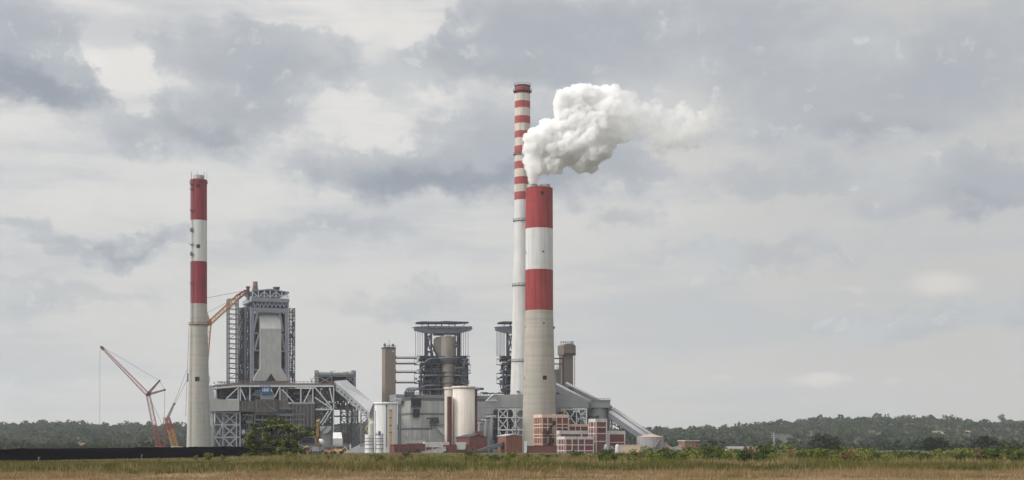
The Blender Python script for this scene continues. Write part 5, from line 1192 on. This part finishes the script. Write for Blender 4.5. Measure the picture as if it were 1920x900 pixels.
# ------------------------------------------------------------------ cranes
def cranes():
    Y = 960; P = lambda a, b, d=0: W(a, b, Y + d)
    t = thing('crawler_crane', 'red lattice crane with a long raised jib, standing beyond the coal heap', 'crane', (Xp(299, Y), Y, 0), 'lattice-boom crawler cranes'); mb = MB()
    boom(mb, P(300, 848), P(277.5, 740), 3.0, 2.2, 20, .26, .10); mb.build('mast', 'cranered', t)
    mb = MB(); boom(mb, P(277.5, 740), P(190.5, 651), 2.4, 1.1, 22, .24, .10); jb = mb.build('jib', 'cranered', t)
    mb = MB(); mb.beam(P(190, 650), P(193, 656), 1.3); mb.beam(P(188, 649.5), P(194, 651.5), .9); mb.build('jib_head', 'dark', jb)
    mb = MB(); boom(mb, P(277, 739), P(299, 714), 1.2, .5, 6, .35, .18); boom(mb, P(277, 740), P(309, 731), 1.2, .5, 6, .35, .18); mb.build('strut', 'maroon', t)
    mb = MB(); mb.box(P(275, 740).x, P(281, 740).x, Y - 1, Y + 1, P(0, 743).z, P(0, 738).z); mb.beam(P(298, 715.5), P(300, 712.5), 1.0); mb.beam(P(307.5, 731.5), P(310.5, 730.5), 1.1); mb.build('joint', 'dark', t)
    mb = MB()
    for a, b in (((191, 650), (299, 714)), ((299, 714), (309, 731)), ((309, 731), (308.5, 782)), ((282, 748), (306, 800)), ((191, 650), (188, 652))): mb.beam(P(*a), P(*b), .22)
    mb.beam(P(187.5, 650), P(187, 800), .16); mb.build('rope', 'rope', t)
    mb = MB(); mb.box(P(293, 0).x, P(309, 0).x, Y - 4, Y + 4, 1.2, 4.6); mb.build('machine_house', 'cranered', t)
    mb = MB(); mb.box(P(290, 0).x, P(311, 0).x, Y - 4.5, Y - 2.6, 0, 1.2); mb.box(P(290, 0).x, P(311, 0).x, Y + 2.6, Y + 4.5, 0, 1.2); mb.build('crawler_track', 'black', t)
    mb = MB(); boom(mb, Vector((P(308.5, 0).x, Y, 5)), P(308.5, 782), 1.4, 1.0, 10, .2, .1); mb.build('counter_tower', 'cranered', t)
    Y2 = 940; P = lambda a, b, d=0: W(a, b, Y2 + d)
    t = thing('crawler_crane', 'stubby orange crane with a red upper boom leaning beside the slim left chimney', 'crane', (Xp(330, Y2), Y2, 0), 'lattice-boom crawler cranes'); mb = MB()
    boom(mb, P(331, 848), P(320, 805), 3.8, 3.2, 7, .45, .28); mb.build('mast', 'orange', t)
    mb = MB(); boom(mb, P(320, 805), P(314.5, 783), 3.2, 2.0, 6, .45, .28); mb.build('boom', 'cranered', t)
    mb = MB(); boom(mb, P(314.5, 783), P(326.5, 757), 1.1, .7, 8, .4, .2); jb = mb.build('fly_jib', 'flue', t)
    mb = MB(); mb.beam(P(325, 757), P(329, 757.5), 1.0); mb.beam(P(313, 783), P(316.5, 782), 1.1); mb.build('jib_head', 'dark', jb)
    mb = MB()
    for a, b in (((326, 757), (352, 690)), ((328, 757), (354, 705)), ((318, 800), (330, 840))): mb.beam(P(*a), P(*b), .2)
    mb.build('rope', 'rope', t)
    mb = MB(); mb.box(P(322, 0).x, P(342, 0).x, Y2 - 3, Y2 + 3, 0, 4); mb.build('machine_house', 'panelw', t)
    Y3 = 968; P = lambda a, b, d=0: W(a, b, Y3 + d)
    t = thing('lattice_crane', 'orange lattice crane with a red boom tip reaching the boiler house roof', 'crane', (Xp(371, Y3), Y3, 0), 'lattice-boom crawler cranes'); mb = MB()
    boom(mb, P(371, 848), P(392.5, 604), 2.8, 2.4, 40, .36, .18); mb.build('mast', 'orange', t)
    mb = MB(); boom(mb, P(392.5, 606), P(446, 557), 2.6, 2.8, 14, .38, .22); mb.build('boom', 'orange', t)
    mb = MB(); boom(mb, P(446, 557), P(462.5, 545.5), 2.8, 1.8, 4, .5, .3); mb.beam(P(460, 545), P(465, 549), 1.2); mb.build('boom_tip', 'cranered', t)
    mb = MB(); boom(mb, P(392.5, 606), P(387, 587), 1.6, 1.0, 5, .4, .3); mb.build('strut', 'orange', t)
    mb = MB(); mb.beam(P(385, 559), P(460, 545), .25); mb.beam(P(387, 587), P(446, 557), .2); mb.beam(P(387, 587), P(385, 559), .2); mb.build('rope', 'rope', t)
    mb = MB(); q = P(392, 606); mb.box(q.x - 1.6, q.x + 1.6, Y3 - 1.5, Y3 + 1.5, q.z - 1.2, q.z + 1.2); mb.build('joint', 'rust', t)
cranes()

# ------------------------------------------------------------------ coal heap and small roadside things
def coal():
    A = np.array([Xp(-130, 312), 316.0]); B = np.array([Xp(474, 505), 512.0]); d = B - A; L = np.linalg.norm(d); d /= L; nrm = np.array([-d[1], d[0]])
    ns, nt = 420, 44; s = np.linspace(0, 1, ns); t = np.linspace(0, 1, nt); S, T = np.meshgrid(s, t, indexing='ij')
    rg = np.random.default_rng(3); ph = rg.uniform(0, 6.28, 40)
    wob = sum(np.sin(S * L * k * .09 + ph[i] + T * (3 + i)) / (1 + k * .45) for i, k in enumerate(range(1, 26)))
    top = np.interp(S, [0, .25, .6, .93, .972, 1], [2.55, 2.7, 3.05, 3.5, 3.0, 0.0])
    prof = np.clip(np.minimum(T, 1 - T) * 26 / 5.2, 0, 1); prof = prof * prof * (3 - 2 * prof) * .3 + prof * .7
    Z = top * prof * (1 + .05 * wob) + rg.normal(size=S.shape) * .05 * prof - .12
    Xw = A[0] + d[0] * S * L + nrm[0] * (T - .5) * 26; Yw = A[1] + d[1] * S * L + nrm[1] * (T - .5) * 26
    V = np.stack([Xw, Yw, Z], -1).reshape(-1, 3); ii = np.arange(ns * nt).reshape(ns, nt); F = np.stack([ii[:-1, :-1], ii[1:, :-1], ii[1:, 1:], ii[:-1, 1:]], -1).reshape(-1, 4)
    o = np_obj('coal_heap', V, F, 'coal', base=(float(A[0] + d[0] * L / 2), float(A[1] + d[1] * L / 2), 0)); tag(o, 'long low black coal heap along the left edge of the field', 'coal heap')
    g = 'small lamp posts before the coal heap'
    for px, py, Y, l in ((72.5, 856.5, 288, 'short grey lamp post before the coal heap, at the far left edge'), (265.5, 852, 372, 'grey lamp post before the coal heap, below the red crane'), (428.5, 849, 466, 'grey lamp post before the tapering end of the coal heap')):
        p = W(px, py, Y); t = thing('lamp_post', l, 'lamp post', (p.x, Y, 0), g); mb = MB(); mb.tube([(p.x, Y, 0), (p.x, Y, p.z - .2)], .07, 8); mb.build('pole', 'flue', t)
        mb = MB(); mb.box(p.x - .12, p.x + .28, Y - .12, Y + .12, p.z - .2, p.z - .06); mb.build('lamp_head', 'flue', t)
coal()
def far_things():
    f = Frame(1365, 1500, 10); 
    for l, px0, px1, py, Y in (('distant low white shed at the foot of the right hill', 1366, 1396, 829.5, 1500), ('distant pale shed behind the weeds, right of the low white one', 1404, 1430, 828, 1560)):
        f = Frame(px0, Y, 10); L = f.U(px1); h = 2.0; t = thing('far_shed', l, 'shed', f.at(L / 2, 5, 0), 'distant sheds'); mb = MB(); f.ubox(mb, 0, L, 0, 12, 0, h); mb.build('wall', 'pink', t)
        mb = MB(); mb.prism([f.at(-.6, -.6, h), f.at(L + .6, -.6, h), f.at(L + .6, 6, h + 2.4), f.at(-.6, 6, h + 2.4)], Vector((0, 0, .4))); mb.prism([f.at(-.6, 12.6, h), f.at(L + .6, 12.6, h), f.at(L + .6, 6, h + 2.4), f.at(-.6, 6, h + 2.4)], Vector((0, 0, .4))); mb.build('roof', 'roofg', t)
    for l, px, py, Y in (('thin grey lattice pylon at the foot of the right hill', 1451, 811, 1500),):
        f = Frame(px, Y, 0); p = f.P(px, py); t = thing('pylon', l, 'pylon', (p.x, Y, 0)); mb = MB(); boom(mb, (p.x, Y, 0), (p.x, Y, p.z), 2.4, .5, 9, .2, .12)
        mb.build('mast', 'steel', t)
        mb = MB()
        for k in (.72, .84, .95): mb.beam((p.x - 3.2, Y, p.z * k), (p.x + 3.2, Y, p.z * k), .22)
        mb.build('crossarm', 'steel', t)
    Y = 1720; p = W(151, 836, Y); t = thing('house', 'small far house with an orange tiled roof below the left wood', 'house', (p.x, Y, 0)); mb = MB(); h = Zp(834.5, Y); mb.box(p.x - 4, p.x + 4, Y, Y + 7, 0, h); mb.build('wall', 'cream', t)
    mb = MB(); mb.prism([(p.x - 4.6, Y - .5, h), (p.x - 4.6, Y + 7.5, h), (p.x - 4.6, Y + 3.5, h + 2.6)], Vector((9.2, 0, 0))); mb.build('roof', 'brickb', t)
far_things()

# ------------------------------------------------------------------ field: grasses and weeds
def field():
    def spread(n, d0, d1, hmin, hmax, w, nb, lean, name, m, label, spreadr=.35, dlim=None, pxr=(-60, 1980), clump=None, hs=None):
        u = rng.uniform(pxr[0], pxr[1], n); d = d0 + (d1 - d0) * rng.random(n)
        if callable(dlim):
            k = dlim(u, d); u, d = u[k], d[k]
        x = (u - XC) / FPX * d
        cl = .68 + .5 * (np.sin(x * .21 + d * .08) * np.sin(x * .073 - d * .11 + 2) + .5 * np.sin(x * .83 + d * .3) * np.sin(x * .37 - d * .21) + .45 * np.sin(x * 1.7 + 3 * np.sin(d * .4)))
        if clump: keep = rng.random(len(x)) < np.clip(cl * clump, 0.08, 1); x, d, cl = x[keep], d[keep], cl[keep]
        n = len(x); P = np.repeat(np.stack([x, d, np.zeros(n)], 1), nb, 0); P[:, :2] += rng.normal(size=(n * nb, 2)) * spreadr; 
        h = rng.uniform(hmin, hmax, n * nb) * np.clip(np.repeat(cl, nb), .25, 1.35)
        if hs is not None: h = h * np.repeat(np.interp(XC + x / d * FPX, [400, 540], [hs, 1.0]), nb)
        V, F = blades(P, h, w * rng.uniform(.6, 1.4, n * nb), np.abs(rng.normal(size=n * nb)) * lean)
        o = np_obj(name, V, F, m); tag(o, label, 'grass', kind='stuff'); return o
    front = lambda u: np.interp(u, [-100, 470, 900, 2000], [158, 168, 178, 184])       # where tan stubble gives way to green grass
    back = lambda u: np.interp(u, [-100, 0, 470, 500, 2000], [286, 292, 478, 470, 470])  # far edge of the field
    spread(26000, 141, 215, .25, .68, .05, 7, .32, 'dry_grass', 'dry', 'tan dry grass along the front of the field', .35, lambda u, d: d < front(u) + 10 * np.sin(u * .013) + rng.normal(size=len(d)) * 7, clump=1.0)
    spread(3600, 140, 215, .5, 1.1, .065, 3, .3, 'dry_stalks', 'stalk', 'taller bleached seed stalks standing in the dry grass', .2, clump=1.0)
    spread(17000, 155, 300, .40, 1.05, .085, 12, .42, 'green_grass', 'green', 'olive green grass band across the middle of the field', .42, lambda u, d: (d > front(u) + 8 * np.sin(u * .017 + 1) + rng.normal(size=len(d)) * 6) & (d < back(u)), clump=.9, hs=.7)
    spread(26000, 235, 480, .5, 1.7, .10, 8, .36, 'tall_grass', 'mixg', 'tall mixed weeds and grass along the far edge of the field', .55, lambda u, d: (d < back(u)) & (d > 235), clump=1.2, hs=.3)
    spread(7000, 124, 146, .05, .22, .05, 6, .6, 'stubble', 'dry', 'short brown stubble on the bare soil at the bottom edge', .4)

    def proto(name, kind, n, h, w, m, stems):
        root = bpy.data.objects.new(name, None)
        pts = []; mb = MB()
        for k in range(stems):
            a = rng.uniform(0, 6.28); r = rng.uniform(.1, .9) * w / 2; hh = h * rng.uniform(.6, 1.0); b = np.array([math.cos(a) * r * .35, math.sin(a) * r * .35, 0]); tp = np.array([math.cos(a) * r, math.sin(a) * r, hh])
            mb.tube([tuple(b), tuple(b * .5 + tp * .5 + np.array([0, 0, .05 * h])), tuple(tp)], [.04, .03, .012], 4)
            q = n // stems; s = rng.random(q) ** .7; c = b + (tp - b) * s[:, None]; c += rng.normal(size=(q, 3)) * np.array([w * .13, w * .13, h * .05]) * (1.15 - s[:, None] * .6); pts.append(c)
        P = np.concatenate(pts); P[:, 2] = np.clip(P[:, 2], .05, h)
        V, F = leaf_quads(P, rng.uniform(.16, .38, len(P)) * (h / 2.2) ** .5, .2)
        nv = len(V); V2 = np.array(mb.v); F2 = np.array([f for f in mb.f if len(f) == 4]) + nv
        return np_obj(name, np.concatenate([V, V2]), np.concatenate([F, F2]), [m, 'weed4'], mi=[0] * len(F) + [1] * len(F2))
    protos = [proto('leafy_weed', 0, 420, 2.3, 2.6, 'weed1', 9), proto('leafy_weed', 0, 380, 1.9, 2.2, 'weed2', 8), proto('leafy_weed', 0, 300, 1.7, 2.4, 'weed3', 8), proto('leafy_weed', 0, 190, 2.2, 1.9, 'weed4', 8),
              proto('leafy_weed', 0, 480, 2.5, 3.2, 'weed1', 11), proto('leafy_weed', 0, 520, 2.6, 3.4, 'weed2', 12)]
    look = ['bright green leafy weed', 'dark green leafy weed', 'olive leafy weed', 'brown dried weed', 'broad bright green weed', 'broad dark green weed']
    # single plants that stand out: column, top row, distance, kind, where
    named = [(300, 857, 300, 0, 'alone against the coal heap below the red crane'), (366, 851, 330, 0, 'against the coal heap, before the foot of the slim chimney'), (390, 848, 330, 4, 'against the coal heap, the tallest of the few there'),
             (418, 851, 340, 0, 'against the coal heap near its tapering end'), (540, 846, 330, 4, 'at the foot of the big spreading tree'), (600, 849, 340, 0, 'below the piling rig'), (702, 850, 340, 1, 'before the small white banded silos'),
             (765, 845, 330, 1, 'before the flat red brick workshop'), (880, 841, 340, 5, 'before the pale green panel of the brick block'), (957, 842, 330, 0, 'before the orange brick shed'), (1078, 843, 330, 1, 'before the small white-framed brick block'),
             (1138, 837, 330, 5, 'before the white-topped brick stair tower'), (1188, 838, 330, 0, 'before the long cream yard wall'), (1216, 836, 330, 4, 'before the round settling tank'), (1246, 837, 340, 1, 'before the ramp beside the settling tank'),
             (1296, 835, 330, 1, 'before the isolated pale brick hut'), (1330, 829, 320, 5, 'the tallest clump between the pale hut and the distant sheds'), (1352, 833, 320, 0, 'just beside the tallest clump near the distant sheds'), (1405, 833, 330, 3, 'before the distant sheds'),
             (1440, 827, 320, 1, 'before the thin grey pylon'), (1476, 832, 330, 4, 'between the pylon and the dark sprawling tree'), (1575, 835, 330, 5, 'under the dark sprawling tree'), (1640, 837, 340, 0, 'in the open gap after the dark sprawling tree'),
             (1752, 839, 320, 2, 'under the low bushy dark tree below the sandy clearing'), (1846, 838, 330, 1, 'under the upright dark rounded tree'), (1900, 831, 310, 5, 'large, at the far right edge of the field')]
    for i, (px, ty, Y, k, where) in enumerate(named):
        p = W(px, ty, Y); h = max(.7, p.z); sc = h / (2.3, 1.9, 1.7, 2.2, 2.5, 2.6)[k]
        o = protos[k].copy(); COL.objects.link(o); o.name = 'leafy_weed'; o.location = (p.x, Y, 0); o.rotation_euler = (0, 0, random.uniform(0, 6.28)); w = sc * random.uniform(.95, 1.3); o.scale = (w, w, sc)
        tag(o, '%s %s' % (look[k], where), 'weed', 'leafy weeds standing out along the field edge')
    # the rest is undergrowth nobody could count
    Vs, Fs, Ms, nv = [], [], [], 0
    arr = []
    for q in protos:
        me = q.data; v = np.empty(len(me.vertices) * 3, np.float32); me.vertices.foreach_get('co', v); f = np.empty(len(me.loops), np.int32); me.loops.foreach_get('vertex_index', f); arr.append((v.reshape(-1, 3), f.reshape(-1, 4), len(v) // 3))
    for _ in range(720):
        px = random.uniform(478, 1960)
        if random.random() > np.interp(px, [478, 720, 985, 1150, 1300, 1960], [.5, .75, .85, .9, 1, 1]): continue
        Y = random.uniform(270, 440); cl = math.sin(px * .05) * math.sin(px * .021 + 2)
        ty = np.interp(px, [478, 720, 985, 1180, 1330, 1500, 1700, 1920], [853, 852, 850, 846, 839, 840, 843, 838]) + random.uniform(-1, 13) - cl * 2.5
        p = W(px, ty, Y); h = min(max(.6, p.z), 3.6); k = random.choices(range(6), [2.6, 3.4, 3.2, 2.2, 2, 2.8])[0]; sc = h / (2.3, 1.9, 1.7, 2.2, 2.5, 2.6)[k]; w = sc * random.uniform(.9, 1.4); a = random.uniform(0, 6.28)
        v, f, n = arr[k]; c, sn = math.cos(a), math.sin(a)
        Vs.append(np.stack([p.x + w * (v[:, 0] * c - v[:, 1] * sn), Y + w * (v[:, 0] * sn + v[:, 1] * c), v[:, 2] * sc], 1)); Fs.append(f + nv); nv += n; Ms += [(0, 1, 2, 3, 0, 1)[k]] * len(f)
    o = np_obj('undergrowth', np.concatenate(Vs), np.concatenate(Fs), ['weed1', 'weed2', 'weed3', 'weed4'], mi=Ms); tag(o, 'mass of leafy weeds and saplings along the far edge of the field', 'undergrowth', kind='stuff')
    for q in protos: bpy.data.objects.remove(q)
field()

# ------------------------------------------------------------------ smoke
def smoke():
    Y = 928.0; s = Y / FPX
    puffs = [(998.5, 345, 9.3), (998.5, 337, 11), (1000, 326, 15), (1003, 311, 19), (1004, 293, 24), (1006, 272, 27), (1020, 262, 33), (1036, 252, 29), (1044, 274, 33), (1056, 288, 24), (1040, 306, 20), (1026, 318, 11), (1074, 270, 37), (1094, 294, 29),
             (1106, 309, 17), (1088, 309, 15), (1110, 270, 34), (1128, 272, 26), (1126, 242, 30), (1062, 240, 24), (1098, 232, 30), (1058, 190, 24), (1084, 183, 24), (1112, 187, 24), (1138, 184, 22), (1062, 214, 24), (1092, 209, 26), (1124, 208, 28), (1152, 178, 18), (1150, 205, 22),
             (1168, 216, 32), (1190, 232, 26), (1160, 248, 25), (1200, 216, 26), (1178, 190, 20), (1232, 262, 24), (1258, 252, 30), (1290, 248, 32), (1316, 256, 20), (1240, 274, 16), (1278, 268, 17), (1312, 232, 28), (1216, 246, 22), (1340, 222, 26), (1368, 208, 26), (1330, 270, 15), (1250, 225, 22), (1285, 215, 22), (1390, 190, 22), (1350, 180, 20), (1408, 160, 20), (1225, 205, 20)]
    rr = np.random.default_rng(5); mb = MB()
    import bmesh
    bm = bmesh.new()
    def ball(c, r, sub=2): bmesh.ops.create_icosphere(bm, subdivisions=sub, radius=r, matrix=Matrix.Translation(c))
    for i, (px, py, r) in enumerate(puffs):
        dy = 0 if i < 3 else rr.uniform(-.35, .35) * r * s
        c = Vector(W(px, py, Y + dy)); ball(c, r * s * .88, 2)
        n = 6 if i < 3 else int(15 + r * .8)
        for _ in range(n):
            d = rr.normal(size=3); d /= np.linalg.norm(d); q = rr.uniform(.18, .46) * (.5 if i < 3 else 1)
            if i < 3: d[2] *= .4
            ball(c + Vector(d) * r * s * .84, r * s * q, 1)
    me = bpy.data.meshes.new('smoke_tmp'); bm.to_mesh(me); bm.free()
    tmp = bpy.data.objects.new('smoke_tmp', me); COL.objects.link(tmp)
    md = tmp.modifiers.new('r', 'REMESH'); md.mode = 'VOXEL'; md.voxel_size = .55
    for sc_, st in ((8.0, 2.6), (3.4, 2.2), (1.6, 1.3), (.8, .6)):
        tx = bpy.data.textures.new('billow', 'CLOUDS'); tx.noise_scale = sc_; tx.noise_depth = 3
        dm = tmp.modifiers.new('d', 'DISPLACE'); dm.texture = tx; dm.strength = st; dm.mid_level = .5; dm.texture_coords = 'GLOBAL'
    dg = bpy.context.evaluated_depsgraph_get(); dg.update()
    m2 = bpy.data.meshes.new_from_object(tmp.evaluated_get(dg)); bpy.data.objects.remove(tmp); bpy.data.meshes.remove(me)
    o = bpy.data.objects.new('smoke_plume', m2); COL.objects.link(o); m2.materials.clear()
    m = bpy.data.materials.new('smoke'); m.use_nodes = True; t = NT(m.node_tree); t.n.clear(); out = t.new('ShaderNodeOutputMaterial'); pv = t.new('ShaderNodeVolumePrincipled')
    oc = t.new('ShaderNodeTexCoord').outputs['Object']; x, y, z = t.sep(oc)
    X = lambda px: Xp(px, Y)
    n = t.noise(oc, .055, 4, .6); n2 = t.noise(oc, .16, 4, .6)
    along = t.math('ADD', x, t.math('MULTIPLY', t.math('SUBTRACT', n, .5), 24))
    dens = t.ramp(along, X(1105), X(1195), .40, .10)
    dens = t.math('MULTIPLY', dens, t.ramp(along, X(1285), X(1375), 1.0, .03))
    thin = t.ramp(t.math('ADD', n2, t.ramp(along, X(1080), X(1200), .5, .0)), .38, .62, .02, 1.45)
    dens = t.math('MULTIPLY', dens, thin)
    t.l.new(dens, pv.inputs['Density']); pv.inputs['Color'].default_value = (.985, .985, .985, 1); pv.inputs['Anisotropy'].default_value = .1
    t.l.new(pv.outputs[0], out.inputs['Volume']); m.cycles.volume_step_rate = .35
    m2.materials.append(m); tag(o, 'white billowing smoke drifting right from the thick central chimney', 'smoke', kind='stuff')
smoke()

# ------------------------------------------------------------------ haze
def haze():
    mb = MB(); mb.box(-4400, 4400, -700, 5800, -1, 275)
    m = bpy.data.materials.new('haze_air'); m.use_nodes = True; t = NT(m.node_tree); t.n.clear(); out = t.new('ShaderNodeOutputMaterial'); pv = t.new('ShaderNodeVolumePrincipled')
    pv.inputs['Density'].default_value = .000062; pv.inputs['Color'].default_value = (.88, .93, 1.0, 1); pv.inputs['Anisotropy'].default_value = .2
    t.l.new(pv.outputs[0], out.inputs['Volume'])
    o = mb.build('haze', m); o['kind'] = 'stuff'; o['label'] = 'pale blue haze in the air over the plain'; o['category'] = 'haze'
haze()
